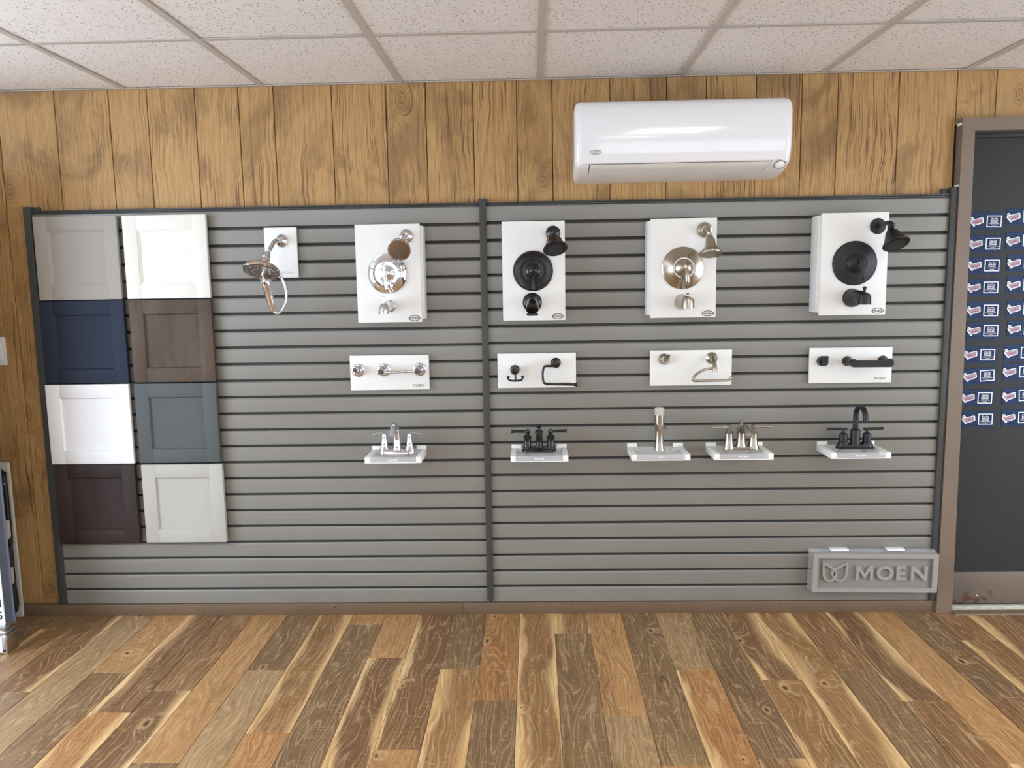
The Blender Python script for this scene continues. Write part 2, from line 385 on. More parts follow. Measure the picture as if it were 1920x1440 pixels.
def text_mb(s, size, loc, depth=.0006, bold=0.0, xscale=1.0, spacing=1.0, align='CENTER', shear=0.0, rot=0.0):
    """lettering in the X,Z plane facing -Y; loc is the middle of the baseline"""
    cu = bpy.data.curves.new('txt', 'FONT'); cu.body = s; cu.size = size; cu.extrude = depth / 2; cu.offset = bold; cu.align_x = align; cu.space_character = spacing; cu.shear = shear
    cu.resolution_u = 2
    ob = bpy.data.objects.new('txt', cu); COL.objects.link(ob)
    dg = bpy.context.evaluated_depsgraph_get(); me = bpy.data.meshes.new_from_object(ob.evaluated_get(dg))
    mb = MB(); cr, sr = math.cos(rot), math.sin(rot); x0, y0, z0 = loc
    vs = []
    for v in me.vertices:
        x, z = v.co.x * xscale, v.co.y
        vs.append((x0 + x * cr - z * sr, y0 - v.co.z, z0 + x * sr + z * cr))
    mb.add(vs, [tuple(p.vertices) for p in me.polygons])
    bpy.data.objects.remove(ob); bpy.data.curves.remove(cu); bpy.data.meshes.remove(me)
    return mb
def circ(x, z, rx, rz, n=24): return [(x + rx * math.cos(2 * PI * k / n), z + rz * math.sin(2 * PI * k / n)) for k in range(n)]

# ------------------------------------------------------------------ room shell
ZC = 2.4175; WY = 0.025; XL, XR, YB = -3.3, 4.2, -6.4
floor = struct('floor', MB().box(XL, XR, YB, .2, -.06, -.009), 'sub_floor')
TONE = {'t': (180, 136, 86), 'o': (172, 123, 74), 'g': (130, 103, 71), 'd': (126, 92, 60), 'b': (138, 101, 64), 'l': (162, 132, 94), 'w': (154, 115, 72)}
# column: (first seam distance, plank against the wall, plank in front of it, next) each tone + sapwood left/right
PL = {-15: (.35, 'g00', 'g00', 'b10'), -14: (.148, 'g00', 'b10', 't00'), -13: (.715, 'd01', 'g00', 'b10'), -12: (1.20, 'l00', 'g00', 't00'), -11: (.5635, 't00', 'g00', 'o01'), -10: (.867, 'd10', 'o11', 'g00'),
      -9: (.709, 'b00', 'd01', 't00'), -8: (1.175, 't00', 'g00', 'b00'), -7: (.549, 'g00', 'l00', 'd10'), -6: (1.004, 'w11', 'o00', 'g00'), -5: (.115, 't00', 'g00', 'b11'), -4: (.442, 't00', 'd11', 'l00'),
      -3: (1.10, 'd10', 't00', 'g00'), -2: (.541, 'g00', 'w11', 't00'), -1: (.784, 'o00', 'g00', 'b10'), 0: (1.22, 'w11', 'b00', 'g00'), 1: (.221, 'w11', 'g00', 't00'), 2: (.893, 't00', 'l00', 'd01'),
      3: (1.19, 'g00', 'o00', 'g00'), 4: (.555, 'l00', 'o10', 'g00'), 5: (1.15, 'g00', 'b01', 't00'), 6: (.638, 'd11', 'w10', 'g00'), 7: (1.21, 'w11', 'g00', 'b00'), 8: (.559, 'b00', 'g00', 'o10'),
      9: (.7945, 'd11', 'b00', 'l00'), 10: (1.18, 't00', 'd10', 'g00'), 11: (.773, 'g00', 'd00', 't00'), 12: (.3, 'b00', 'b10', 'g00'), 13: (.95, 'b10', 'g00', 'l00'), 14: (.5, 'd11', 'b00', 't00'), 15: (.2, 'b00', 't00', 'g00')}
PX0, PW = .0843, .1575
cnt = 0
for cidx in range(-21, 20):
    if cidx in PL: first, *kinds = PL[cidx]
    else:
        first = (.31 + .43 * cidx) % 1.2; first = max(first, .12); kinds = [random.choice(('t00', 'g00', 'b10', 'd11', 'l00', 'o00')) for _ in range(3)]
    y = .05; ends = [-first, -first - 1.22, -first - 2.44]
    for e, kd in zip(ends, kinds):
        xa = PX0 + PW * cidx; L = y - e; gap = .0007
        mb = MB(); b_ = .0012; hx = PW / 2 - gap; hy = L / 2 - gap
        vs = [(sx * hx, sy * hy, -.008) for sx, sy in ((-1, -1), (1, -1), (1, 1), (-1, 1))] + [(sx * hx, sy * hy, -b_) for sx, sy in ((-1, -1), (1, -1), (1, 1), (-1, 1))] + [(sx * (hx - b_), sy * (hy - b_), 0) for sx, sy in ((-1, -1), (1, -1), (1, 1), (-1, 1))]
        fs = [(3, 2, 1, 0), (8, 9, 10, 11)]
        for i in range(4):
            j = (i + 1) % 4; fs += [(i, j, 4 + j, 4 + i), (4 + i, 4 + j, 8 + j, 8 + i)]
        mb.add(vs, fs)
        o = part('floor_plank', mb.mesh('floor_plank', angle=0), 'plank_wood', floor)
        o.location = (xa + PW / 2, (y + e) / 2, 0)
        j = random.uniform(.93, 1.07); o['tint'] = [q * j for q in lin(TONE[kd[0]])[:3]]; o['sap'] = [float(kd[1]), float(kd[2]), 0.0]; o['seed'] = random.uniform(0, 40)
        y = e; cnt += 1

# back wall with vertical printed boards
wall = struct('wall_back', MB().box(XL, 2.03, .034, .16, -.02, ZC + .05).box(2.03, 3.05, .09, .16, 2.16, ZC + .05).box(3.05, XR, .034, .16, -.02, ZC + .05).box(2.03, 3.05, .034, .09, 2.19, ZC + .05), 'dark_gap')
BX = [-3.3, -3.16, -2.92, -2.755, -2.541, -2.347, -2.2055, -1.946, -1.702, -1.53, -1.3166, -1.1224, -.9666, -.71, -.4706, -.2952, -.0877, .103, .2585, .5104, .7545, .9266, 1.1417, 1.3378, 1.4925, 1.7531, 1.9992, 2.1658, 2.34, 2.52, 2.76, 3.0, 3.17, 3.38, 3.57, 3.72, 3.98, 4.2]
streaks = [.2, .6, .2, .5, .1, .45, .25, .1, .4, .3, .35, .6, .3, .2, .55, .5, .3, .25, .25, .1, .3, .5, .3, .2, .6, .2, .15, .2]
for i in range(len(BX) - 1):
    x0, x1 = BX[i], BX[i + 1]; z0 = 0.0
    if x0 > 1.99 and x1 < 3.05: z0 = 2.19
    elif x0 > 1.98 and x0 < 2.0: z0 = 2.17
    cx = (x0 + x1) / 2; hw = (x1 - x0) / 2 - .0016; bv = .002
    mb = MB(); zc = (z0 + ZC) / 2; hz = (ZC - z0) / 2
    vs = [(sx * hw, .010, sz * hz) for sx, sz in ((-1, -1), (1, -1), (1, 1), (-1, 1))] + [(sx * hw, bv, sz * hz) for sx, sz in ((-1, -1), (1, -1), (1, 1), (-1, 1))] + [(sx * (hw - bv), 0, sz * hz) for sx, sz in ((-1, -1), (1, -1), (1, 1), (-1, 1))]
    fs = [(3, 2, 1, 0), (8, 9, 10, 11)]
    for a in range(4):
        j = (a + 1) % 4; fs += [(a, j, 4 + j, 4 + a), (4 + a, 4 + j, 8 + j, 8 + a)]
    mb.add(vs, fs); o = part('wall_board', mb.mesh('wall_board', angle=0), 'panel_wood', wall); o.location = (cx, WY, zc); o['seed'] = (i * 3.71) % 17.3 + .3; o['streak'] = streaks[i % len(streaks)]

# other walls
SWIN = (-3.4, -.9, .25, 2.2)
def side_wall(name, x0, x1, m):
    a, b_, c_, d_ = SWIN
    struct(name, MB().box(x0, x1, YB, a, 0, ZC).box(x0, x1, b_, .16, 0, ZC).box(x0, x1, a, b_, 0, c_).box(x0, x1, a, b_, d_, ZC), m)
    s_ = 1 if x0 < 0 else -1; xf = x1 if x0 < 0 else x0
    wn = struct('window_%d' % (3 if x0 < 0 else 4), MB().box(min(xf - s_ * .06, xf - s_ * .05), max(xf - s_ * .06, xf - s_ * .05), a, b_, c_, d_), 'window_side_left' if x0 < 0 else 'window_side')
    fr = MB()
    for yy in (a, (a + b_) / 2 - .025, b_ - .05): fr.box(min(xf - s_ * .05, xf), max(xf - s_ * .05, xf), yy, yy + .05, c_, d_)
    part('window_frame', fr, 'frame_bronze', wn)
side_wall('wall_left', XL - .1, XL, 'room_wall'); side_wall('wall_right', XR, XR + .1, 'room_wall')
mb = MB(); WIN = [(-2.9, -.4), (.9, 3.6)]
mb.box(XL, XR, YB - .1, YB, 0, .5).box(XL, XR, YB - .1, YB, 2.25, ZC)
xs = [XL] + [q for p_ in WIN for q in p_] + [XR]
for i in range(0, len(xs), 2): mb.box(xs[i], xs[i + 1], YB - .1, YB, .5, 2.25)
struct('wall_rear', mb, 'rear_wall')
for n, (a, b_) in enumerate(WIN):
    wn = struct('window_%d' % (n + 1), MB().box(a, b_, YB - .04, YB - .03, .5, 2.25), 'window_daylight')
    fr = MB()
    for xx in (a, (a + b_) / 2 - .025, b_ - .05): fr.box(xx, xx + .05, YB - .03, YB + .02, .5, 2.25)
    fr.box(a, b_, YB - .03, YB + .02, .5, .55).box(a, b_, YB - .03, YB + .02, 2.2, 2.25)
    part('window_frame', fr, 'frame_bronze', wn)

# ceiling: tiles in an exposed grid
ceil = struct('ceiling', MB().box(XL, XR, YB, .1, ZC + .03, ZC + .1), 'grid_white')
GX0, GP = .20457, .6096
gx = [GX0 + GP * k for k in range(-6, 8)]; gx = [q for q in gx if XL < q < XR]; xe = [XL] + gx + [XR]
ye = [WY, -.65, -1.869, -3.088, -4.307, -5.526, YB]
LIGHTS = [(2, 2), (6, 2), (10, 2), (2, 4), (6, 4), (10, 4)]
LIGHTS = []
for i in range(len(xe) - 1):
    for yy in (2, 4):
        if abs(xe[i] - (GX0 + GP)) < .02 or abs(xe[i] - (GX0 - 3 * GP)) < .02 or abs(xe[i] - (GX0 + 5 * GP)) < .02: LIGHTS.append((i, yy))
for i in range(len(xe) - 1):
    for j in range(len(ye) - 1):
        if (i, j) in LIGHTS: continue
        x0, x1, y1, y0 = xe[i], xe[i + 1], ye[j], ye[j + 1]
        sag = random.uniform(0, .0015)
        o = part('ceiling_tile', MB().box(x0 + .004, x1 - .004, y0 + .004, y1 - .004, ZC + .004 + sag, ZC + .019), 'ceiling_tile', ceil, angle=0)
        o['seed'] = random.uniform(0, 20)
for q in gx: part('grid_runner', MB().box(q - .012, q + .012, YB, WY, ZC - .0005, ZC + .004).box(q - .002, q + .002, YB, WY, ZC + .004, ZC + .03), 'grid_white', ceil, angle=0)
for j in range(1, len(ye) - 1):
    for i in range(len(xe) - 1): part('grid_crossbar', MB().box(xe[i] + .012, xe[i + 1] - .012, ye[j] - .012, ye[j] + .012, ZC, ZC + .004), 'grid_white', ceil, angle=0)
part('wall_angle', MB().box(XL, XR, WY - .019, WY, ZC - .001, ZC + .002).box(XL, XR, WY - .002, WY, ZC - .001, ZC + .02), 'grid_white', ceil, angle=0)
for n, (i, j) in enumerate(LIGHTS):
    x0, x1, y1, y0 = xe[i], xe[i + 1], ye[j], ye[j + 1]
    t = thing('ceiling_light', ((x0 + x1) / 2, (y0 + y1) / 2, ZC + .004), 'flat ceiling light panel in the tile grid, %s row, %s' % ('front' if j == 2 else 'rear', 'left' if x0 < -.5 else 'middle' if x0 < 2 else 'right'), 'ceiling light', 'ceiling light panels')
    fr = MB(); a, b_, c_, d_ = x0 + .004, x1 - .004, y0 + .004, y1 - .004; k = .03
    fr.box(a, a + k, c_, d_, ZC + .001, ZC + .03).box(b_ - k, b_, c_, d_, ZC + .001, ZC + .03).box(a + k, b_ - k, c_, c_ + k, ZC + .001, ZC + .03).box(a + k, b_ - k, d_ - k, d_, ZC + .001, ZC + .03)
    part('lamp_frame', fr, 'grid_white', t, angle=0); part('lamp_diffuser', MB().box(a + k, b_ - k, c_ + k, d_ - k, ZC + .008, ZC + .014), 'lamp_diffuser', t, angle=0)

# baseboard in two lengths, with nail heads
bb = struct('baseboard_back', MB().box(XL, -.183, -.006, .03, 0, .0545, .0015), 'trim_brown')
part('board_length', MB().box(-.1822, 2.016, -.0062, .03, 0, .0545, .0015), 'trim_brown', bb)
nl = MB()
for px, pz in ((-2.0, .034), (-1.55, .036), (-1.07, .036), (-.79, .036), (-.42, .036), (.33, .044), (.86, .04), (1.3, .038), (1.66, .034)): nl.lathe([(.003, 0), (.002, .0008)], (px, -.006, pz), (0, -1, 0), 8)
part('nail_head', nl, 'dark_gap', bb)['kind'] = 'stuff'

# door, casing, threshold
CX0, CX1, CXI, CXB = 2.008, 3.05, 2.061, 2.079
tr = struct('trim_1', MB().hexa([(CX0, -.02, 0), (CXB, -.02, 0), (CXI, -.02, 2.158), (CX0, -.02, 2.212), (CX0, .09, 0), (CXB, .09, 0), (CXI, .09, 2.158), (CX0, .09, 2.212)]), 'casing_brown')
part('head_casing', MB().hexa([(CXI, -.0199, 2.1585), (2.99, -.0199, 2.1585), (3.05, -.0199, 2.2125), (CX0, -.0199, 2.2125), (CXI, .09, 2.1585), (2.99, .09, 2.1585), (3.05, .09, 2.2125), (CX0, .09, 2.2125)]), 'casing_brown', tr)
part('side_casing', MB().hexa([(2.99, -.02, 0), (3.05, -.02, 0), (3.05, -.02, 2.212), (2.99, -.02, 2.158), (2.99, .09, 0), (3.05, .09, 0), (3.05, .09, 2.212), (2.99, .09, 2.158)]), 'casing_brown', tr)
part('gap_shade_strip', MB().box(CXI - .002, 2.992, .034, .09, 2.137, 2.16, .002), 'gap_shade_dark', tr)  # dark strip painted in for the shadowed gap below the head casing
# caulk specks on the casing edge
ck = MB()
for zz, hh in ((2.188, .006), (1.93, .005)): ck.box(CX0 - .004, CX0 + .001, -.014, .02, zz - hh, zz + hh, .002)
part('caulk_bead', ck, 'white_board', tr, label='white caulk crumbs on casing edge')
dr = struct('door_1', MB().box(2.0625, 2.994, .05, .0895, .012, 2.139), 'door_paint')
kp = part('kick_plate', MB().box(2.0795, 2.99, .0475, .0502, .018, .170, .0006), 'kick_plate', dr, label='scuffed metal kick plate with rust')
for px, pz in ((2.0885, .165), (2.225, .055), (2.5, .16), (2.75, .05)): part('screw', MB().lathe([(.005, 0), (.0045, .0015), (.002, .0026)], (px, .0475, pz), (0, -1, 0), 12), 'screw_steel', kp)
th = struct('trim_2', MB().box(CXB + .001, 2.989, -.012, .09, 0, .0115, .003), 'threshold_white', 'worn white door threshold')
part('threshold_ridge', MB().box(CXB + .001, 2.989, .012, .03, .0115, .016, .002), 'threshold_white', th)
tp = struct('trim_3', MB().hexa([(2.083, -.046, 0), (2.989, -.046, 0), (2.989, -.012, 0), (2.074, -.012, 0), (2.084, -.043, .006), (2.989, -.043, .006), (2.989, -.013, .012), (2.075, -.013, .012)]), 'trim_brown', 'bevelled wooden strip in front of threshold')
for px in (2.165, 2.33, 2.6, 2.85): part('screw', MB().lathe([(.005, 0), (.003, .0012)], (px, -.028, .0088), (0, -.25, 1), 10), 'screw_steel', tp)

# ------------------------------------------------------------------ slatwall: two panels of slats, posts, rails
PITCH = .0762
SW = thing('slatwall', (-.05, 0, .057), 'grey slatwall with dark posts covering most of the wood wall', 'slatwall')
def slat_panel(x0, x1, zs):
    t = part('slat_panel', MB().box(x0, x1, .015, .024, .057, 1.884), 'slot_dark', SW, angle=0)
    edges = []
    for k in range(24):
        top = 1.884 if k == 0 else zs - (k - 1) * PITCH - .0048
        bot = .057 if k == 23 else zs - k * PITCH + .0068
        prof = [(.0155, bot + .002), (.003, bot + .002), (.0006, bot + .0006), (0, bot + .003), (0, top - .0062), (.0006, top - .0052), (.0050, top - .0006), (.0062, top), (.0066, top - .003), (.0155, top - .003)]
        vs = [(x, y, z) for x in (x0, x1) for y, z in prof]; n = len(prof)
        fs = [(i, (i + 1) % n, n + (i + 1) % n, n + i) for i in range(n)] + [tuple(range(n)), tuple(range(2 * n - 1, n - 1, -1))]
        part('slat', MB().add(vs, fs), 'slat_grey', t, angle=18)
    part('top_rail', MB().box(x0, x1, -.004, .024, 1.8845, 1.8895, .001).box(x0, x1, .004, .024, 1.8895, 1.8925).box(x0, x1, -.006, .024, 1.8925, 1.8985, .0015), 'post_metal', t)
    sc = MB()
    for q in range(5):
        xx = x0 + .25 + q * (x1 - x0 - .5) / 4
        sc.lathe([(.004, 0), (.003, .0015)], (xx, -.004, 1.887), (0, -1, 0), 8)
        for k in (3, 6, 9, 12, 17): sc.lathe([(.004, 0), (.003, .0015)], (xx + .03 * (k % 4), .015, zs - k * PITCH), (0, -1, 0), 8)
    part('screw_head', sc, 'post_metal', t)['kind'] = 'stuff'
    return t
slat_panel(-2.074, -.056, 1.8045)
slat_panel(-.050, 1.978, 1.8085)
pf = part('end_post', MB().box(-2.108, -2.074, -.013, .024, .0565, 1.915, .0015), 'post_metal', SW)
part('post_flange', MB().box(-2.074, -2.045, .006, .024, 1.8995, 1.915, .001), 'post_metal', pf)
pf = part('divider_post', MB().box(-.0675, -.0385, -.014, -.0005, .0685, 1.9145, .002), 'post_metal', SW)
part('post_flange', MB().box(-.0735, -.0325, .004, .024, 1.899, 1.9145, .001).box(-.058, -.048, -.001, .0238, .068, 1.899), 'post_metal', pf)
pf = part('end_post', MB().box(1.978, 2.0075, -.013, .024, .057, 1.924, .0015), 'post_metal', SW)
part('post_flange', MB().box(1.948, 1.978, .006, .024, 1.8995, 1.920, .001), 'post_metal', pf)

# ------------------------------------------------------------------ cabinet door samples
mat('paint_grey', (164, 160, 152), .6, spec=.2); mat('paint_cream', (226, 224, 214), .55, spec=.2); mat('paint_navy', (42, 50, 66), .6, spec=.2); mat('paint_white', (236, 238, 239), .55, spec=.2)
mat('paint_slate', (86, 90, 90), .6, spec=.2); mat('paint_stone', (178, 175, 166), .6, spec=.2)
def sample_door(x0, x1, z0, z1, m, label, depth=.0, stile=.068, bead=False):
    t = thing('cabinet_door_sample', ((x0 + x1) / 2, -.002, z0), label, 'cabinet door', 'cabinet door samples on the slatwall')
    yf, yb = -.035 - depth, -.0155 - depth; r = .0015
    for nm, a, b_, c_, d_ in (('stile', x0, x0 + stile, z0, z1), ('stile', x1 - stile, x1, z0, z1), ('rail', x0 + stile, x1 - stile, z0, z0 + stile), ('rail', x0 + stile, x1 - stile, z1 - stile, z1)):
        part(nm, MB().box(a, b_, yf, yb, c_, d_, r if nm == 'stile' else .0008), m, t)
    a, b_, c_, d_ = x0 + stile, x1 - stile, z0 + stile, z1 - stile
    part('centre_panel', MB().box(a - .004, b_ + .004, yf + .009, yb - .002, c_ - .004, d_ + .004), m, t)
    k = .011 if bead else .004; dp = yf + (.0075 if bead else .0088)
    bm_ = MB()
    O = [(a, c_), (b_, c_), (b_, d_), (a, d_)]; I = [(a + k, c_ + k), (b_ - k, c_ + k), (b_ - k, d_ - k), (a + k, d_ - k)]
    vs = [(x, yf + .002, z) for x, z in O] + [(x, dp, z) for x, z in I] + [(x, yf + .010, z) for x, z in I] + [(x, yf + .010, z) for x, z in O]
    fs = []
    for i in range(4):
        j = (i + 1) % 4; fs += [(i, j, 4 + j, 4 + i), (4 + i, 4 + j, 8 + j, 8 + i), (8 + i, 8 + j, 12 + j, 12 + i), (12 + i, 12 + j, j, i)]
    part('inner_moulding', bm_.add(vs, fs), m, t, angle=0)
    part('mount_cleat', MB().box(x0 + .06, x1 - .06, yb, -.0008, z1 - .11, z1 - .05).box(x0 + .06, x1 - .06, yb, -.0008, z0 + .05, z0 + .11), 'dark_gap', t)
G = [('paint_grey', -2.055, -1.6795, 1.4995, 1.8675, 'warm grey cabinet door sample with beaded panel, top left corner of the slatwall', .060, True),
     ('paint_cream', -1.6535, -1.2785, 1.4995, 1.8665, 'creamy white cabinet door sample at the top beside the warm grey one', .063, True),
     ('paint_navy', -2.062, -1.677, 1.1215, 1.495, 'navy blue shaker cabinet door sample below the warm grey one', .063, False),
     ('stain_umber', -1.6515, -1.2775, 1.1225, 1.4935, 'umber brown stained shaker cabinet door sample below the creamy white one', .063, False),
     ('paint_white', -2.067, -1.6815, .746, 1.1155, 'bright white shaker cabinet door sample below the navy blue one', .063, False),
     ('paint_slate', -1.655, -1.2805, .748, 1.1155, 'slate grey shaker cabinet door sample below the umber brown one', .063, False),
     ('stain_espresso', -2.062, -1.683, .368, .7425, 'espresso brown shaker cabinet door sample at the bottom left', .063, False),
     ('paint_stone', -1.652, -1.2745, .3685, .7395, 'light stone grey shaker cabinet door sample at the bottom beside the espresso one', .063, False)]
for m, a, b_, c_, d_, lb, stl, bd in G: sample_door(a, b_, c_, d_, m, lb, stile=stl, bead=bd)

# ------------------------------------------------------------------ fixtures
V = Vector
def oval_logo(parent, x, y, z):
    part('oval_mark', MB().prism(circ(x, z, .0255, .0125, 32), y - .0006, y, inner=circ(x, z, .0225, .0097, 32)).prism([(x + .0235 * math.cos(a), z + .0106 * math.sin(a)) for a in (2.62, 2.85, PI, 3.43, 3.66)], y - .0005, y), 'black_ink', parent, angle=0)
    part('lettering', text_mb('MOEN', .0128, (x + .0006, y - .0007, z - .0046), .0006, .0, 1.0), 'black_ink', parent, angle=0)
def board(x0, x1, z0, z1, inset, label):
    t = thing('shower_display_board', ((x0 + x1) / 2, 0, z0), label, 'display board', 'boxed shower fixture display boards')
    part('front_panel', MB().box(x0, x1, -.100, -.084, z0, z1, .0016), 'white_board', t)
    part('backing_box', MB().box(x0 + inset[0], x1 - inset[1], -.0838, -.0005, z0 + .012, z1 - .008, .001), 'white_board', t)
    oval_logo(t, x1 - .033, -.1001, z0 + .017)
    return t
def dots(o, n, up, R_, rings, rd):
    """nozzle dots on a spray face"""
    a = V(n).normalized(); h = V((0, 0, 1)); u = a.cross(h).normalized(); w_ = u.cross(a); mb = MB()
    for rr, k in rings:
        for q in range(k):
            an = 2 * PI * q / k + rr * 40; c_ = V(o) + u * (rr * R_ * math.cos(an)) + w_ * (rr * R_ * math.sin(an))
            mb.lathe([(rd, 0), (rd * .6, .0012)], c_, a, 6)
    return mb
RINGS = [(.2, 5), (.42, 10), (.62, 15), (.8, 20)]
F = (0, -1, 0)

# --- chrome shower set
b1 = board(-.6035, -.322, 1.381, 1.8045, (.004, -.010), 'white display board with chrome shower head, valve and tub spout')
fl = V((-0.3793, -0.1000, 1.7513)); hd = V((-0.3947, -0.2150, 1.6881)); n = V((-.02, -.87, -.47)).normalized()
sh = part('shower_head', MB().lathe([(.012, -.050), (.016, -.044), (.018, -.036), (.036, -.030), (.046, -.02), (.0495, -.008), (.0495, -.001), (.046, .0005)], hd, n, 40), 'chrome', b1)
part('spray_face', MB().lathe([(.0455, 0), (.0455, .0012), (.043, .0022)], hd, n, 40), 'chrome_face', sh)
part('nozzles', dots(hd + n * .0018, n, 0, .047, RINGS, .0019), 'dark_rubber', sh)['kind'] = 'stuff'
part('shower_arm', MB().tube([fl, fl + V((0, -.04, .002)), fl + V((-.006, -.075, -.004)), hd - n * .055 + V((0, .012, .01)), hd - n * .045], .0085, 14, 5), 'chrome', b1)
part('wall_flange', MB().lathe([(.031, 0), (.031, .003), (.029, .007), (.020, .013), (.0125, .018), (.0125, .022)], fl, F, 40), 'chrome', b1)
vc = V((-0.4661, -0.1000, 1.5929))
vt = part('valve_plate', MB().lathe([(.0885, 0), (.0885, .004), (.085, .009), (.066, .012), (.060, .016), (.056, .024), (.052, .025), (.050, .020), (.036, .020), (.034, .03), (.031, .036), (.020, .040), (.0195, .052), (.012, .056)], vc, F, 56), 'chrome', b1)
hv = V((-0.4675, -0.1650, 1.6081))
part('valve_lever', MB().tube([vc + V((0, -.05, .0)), hv + V((.004, .0, .004)), hv], .0085, 14, 4).tube([hv + V((0, 0, .012)), hv + V((.002, -.004, -.03)), hv + V((.006, -.006, -.082))], [.0075, .0068, .0062], 14, 3), 'chrome', vt)
kn = V((-0.4468, -0.1250, 1.5513)); part('temperature_tab', MB().lathe([(.0065, 0), (.0065, .02), (.005, .024)], kn + V((0, .006, .005)), (0, -.35, -1), 16), 'chrome', vt)
sc_ = V((-0.4618, -0.1000, 1.4520))
sp = part('tub_spout', MB().lathe([(.0285, 0), (.0285, .003), (.026, .008), (.0215, .012), (.0205, .05), (.021, .09)], sc_, F, 36).tube([sc_ + V((0, -.085, 0)), sc_ + V((0, -.115, .001)), sc_ + V((0, -.138, -.006)), sc_ + V((0, -.143, -.03))], [.021, .0215, .021, .0205], 28, 5), 'chrome', b1)
part('diverter_knob', MB().lathe([(.004, 0), (.004, .012), (.0055, .014), (.0055, .026), (.0045, .028)], sc_ + V((0, -.135, .016)), (0, 0, 1), 16), 'chrome', sp)

# --- dark bronze shower set
b2 = board(.0330, .3040, 1.380, 1.806, (-.001, .004), 'white display board with glossy bronze-black shower head, valve and tub spout')
fl = V((0.2537, -0.1000, 1.7538)); hd = V((0.2603, -0.2050, 1.6818)); n = V((.13, -.55, -.83)).normalized()
sh = part('shower_head', MB().lathe([(.010, -.072), (.014, -.066), (.016, -.060), (.026, -.056), (.033, -.044), (.037, -.028), (.044, -.012), (.051, -.006), (.052, -.001), (.049, .001), (.045, -.001)], hd, n, 40), 'oil_bronze', b2)
part('spray_face', MB().lathe([(.0455, -.002), (.0455, .0002), (.036, .0012)], hd, n, 40), 'matte_black', sh)
part('nozzles', dots(hd + n * .001, n, 0, .034, RINGS, .0016), 'dark_ink', sh)['kind'] = 'stuff'
part('shower_arm', MB().tube([fl, fl + V((0, -.035, .002)), fl + V((0, -.065, -.002)), hd - n * .080, hd - n * .066], .0098, 14, 5), 'oil_bronze', b2)
part('wall_flange', MB().lathe([(.0315, 0), (.0315, .004), (.028, .006), (.026, .010), (.021, .012), (.017, .018), (.013, .020)], fl, F, 40), 'oil_bronze', b2)
vc = V((0.1657, -0.1000, 1.5941))
vt = part('valve_plate', MB().lathe([(.0865, 0), (.0865, .005), (.082, .010), (.076, .010), (.070, .007), (.034, .012), (.030, .016), (.022, .022), (.014, .026), (.013, .045)], vc, F, 56), 'oil_bronze', b2)
for dx in (-.056, .056): part('screw', MB().lathe([(.0045, 0), (.003, .002)], vc + V((dx, -.0088, 0)), F, 12), 'gold_dot', vt)
kb = V((0.1657, -0.1550, 1.5957))
part('valve_lever', MB().lathe([(.004, -.023), (.014, -.019), (.021, -.009), (.023, 0), (.021, .009), (.014, .019), (.004, .023)], kb, F, 28).tube([kb + V((0, -.004, -.018)), kb + V((0, -.012, -.045)), kb + V((0, -.016, -.080))], [.0055, .0065, .0085], 14, 3), 'oil_bronze', vt)
sc_ = V((0.1605, -0.1000, 1.4587))
sp = part('tub_spout', MB().lathe([(.042, 0), (.042, .004), (.038, .007), (.034, .012), (.029, .014)], sc_, F, 40).tube([sc_ + V((0, -.010, .002)), sc_ + V((0, -.05, .001)), sc_ + V((0, -.09, -.006)), sc_ + V((0, -.125, -.020)), sc_ + V((0, -.135, -.028))], [.027, .0255, .0255, .0265, .026], 28, 5, flat=.85), 'oil_bronze', b2)
part('spout_mouth', MB().box(sc_.x - .024, sc_.x + .024, sc_.y - .142, sc_.y - .120, sc_.z - .052, sc_.z - .040, .004), 'oil_bronze', sp)

# --- brushed nickel shower set
b3 = board(.6712, .9535, 1.383, 1.8065, (-.010, .006), 'white display board with brushed nickel shower head, valve and tub spout')
fl = V((0.9007, -0.1000, 1.7560)); hd = V((0.9075, -0.2000, 1.6491)); n = V((-.01, -.33, -.94)).normalized()
sh = part('shower_head', MB().lathe([(.010, -.086), (.0125, -.080), (.0125, -.074), (.018, -.070), (.020, -.062), (.021, -.046), (.026, -.032), (.038, -.016), (.046, -.010), (.0475, -.004), (.046, 0), (.040, .0005)], hd, n, 40), 'brushed_nickel', b3)
part('spray_face', MB().lathe([(.0395, -.001), (.0395, .0014), (.034, .0026)], hd, n, 40), 'nickel_face', sh)
part('nozzles', dots(hd + n * .0022, n, 0, .038, RINGS, .0018), 'dark_rubber', sh)['kind'] = 'stuff'
part('shower_arm', MB().tube([fl, fl + V((0, -.04, .003)), fl + V((0, -.062, .000)), fl + V((.003, -.074, -.016)), hd - n * .084], .0095, 14, 5), 'brushed_nickel', b3)
part('wall_flange', MB().lathe([(.033, 0), (.033, .004), (.030, .010), (.022, .013), (.018, .020), (.012, .022)], fl, F, 40), 'brushed_nickel', b3)
vc = V((0.8095, -0.1000, 1.5961))
vt = part('valve_plate', MB().lathe([(.0905, 0), (.0905, .005), (.087, .008), (.080, .010), (.052, .026), (.047, .030), (.045, .028)], vc, F, 56), 'brushed_nickel', b3)
part('valve_groove', MB().lathe([(.0455, .020), (.0455, .026), (.038, .026)], vc, F, 40), 'dark_rubber', vt)
part('valve_hub', MB().lathe([(.0385, .020), (.0385, .034), (.036, .038), (.014, .052), (.006, .054)], vc, F, 40), 'brushed_nickel', vt)
lv = V((0.8119, -0.1650, 1.6051))
part('valve_lever', MB().tube([vc + V((0, -.048, 0)), lv + V((-.002, .0, .004)), lv + V((.001, -.005, -.012)), lv + V((.003, -.012, -.04)), lv + V((.004, -.014, -.066)), lv + V((.004, -.014, -.084))], [.007, .0085, .0085, .0105, .0095, .003], 16, 5), 'brushed_nickel', vt)
sc_ = V((0.8089, -0.1000, 1.4511))
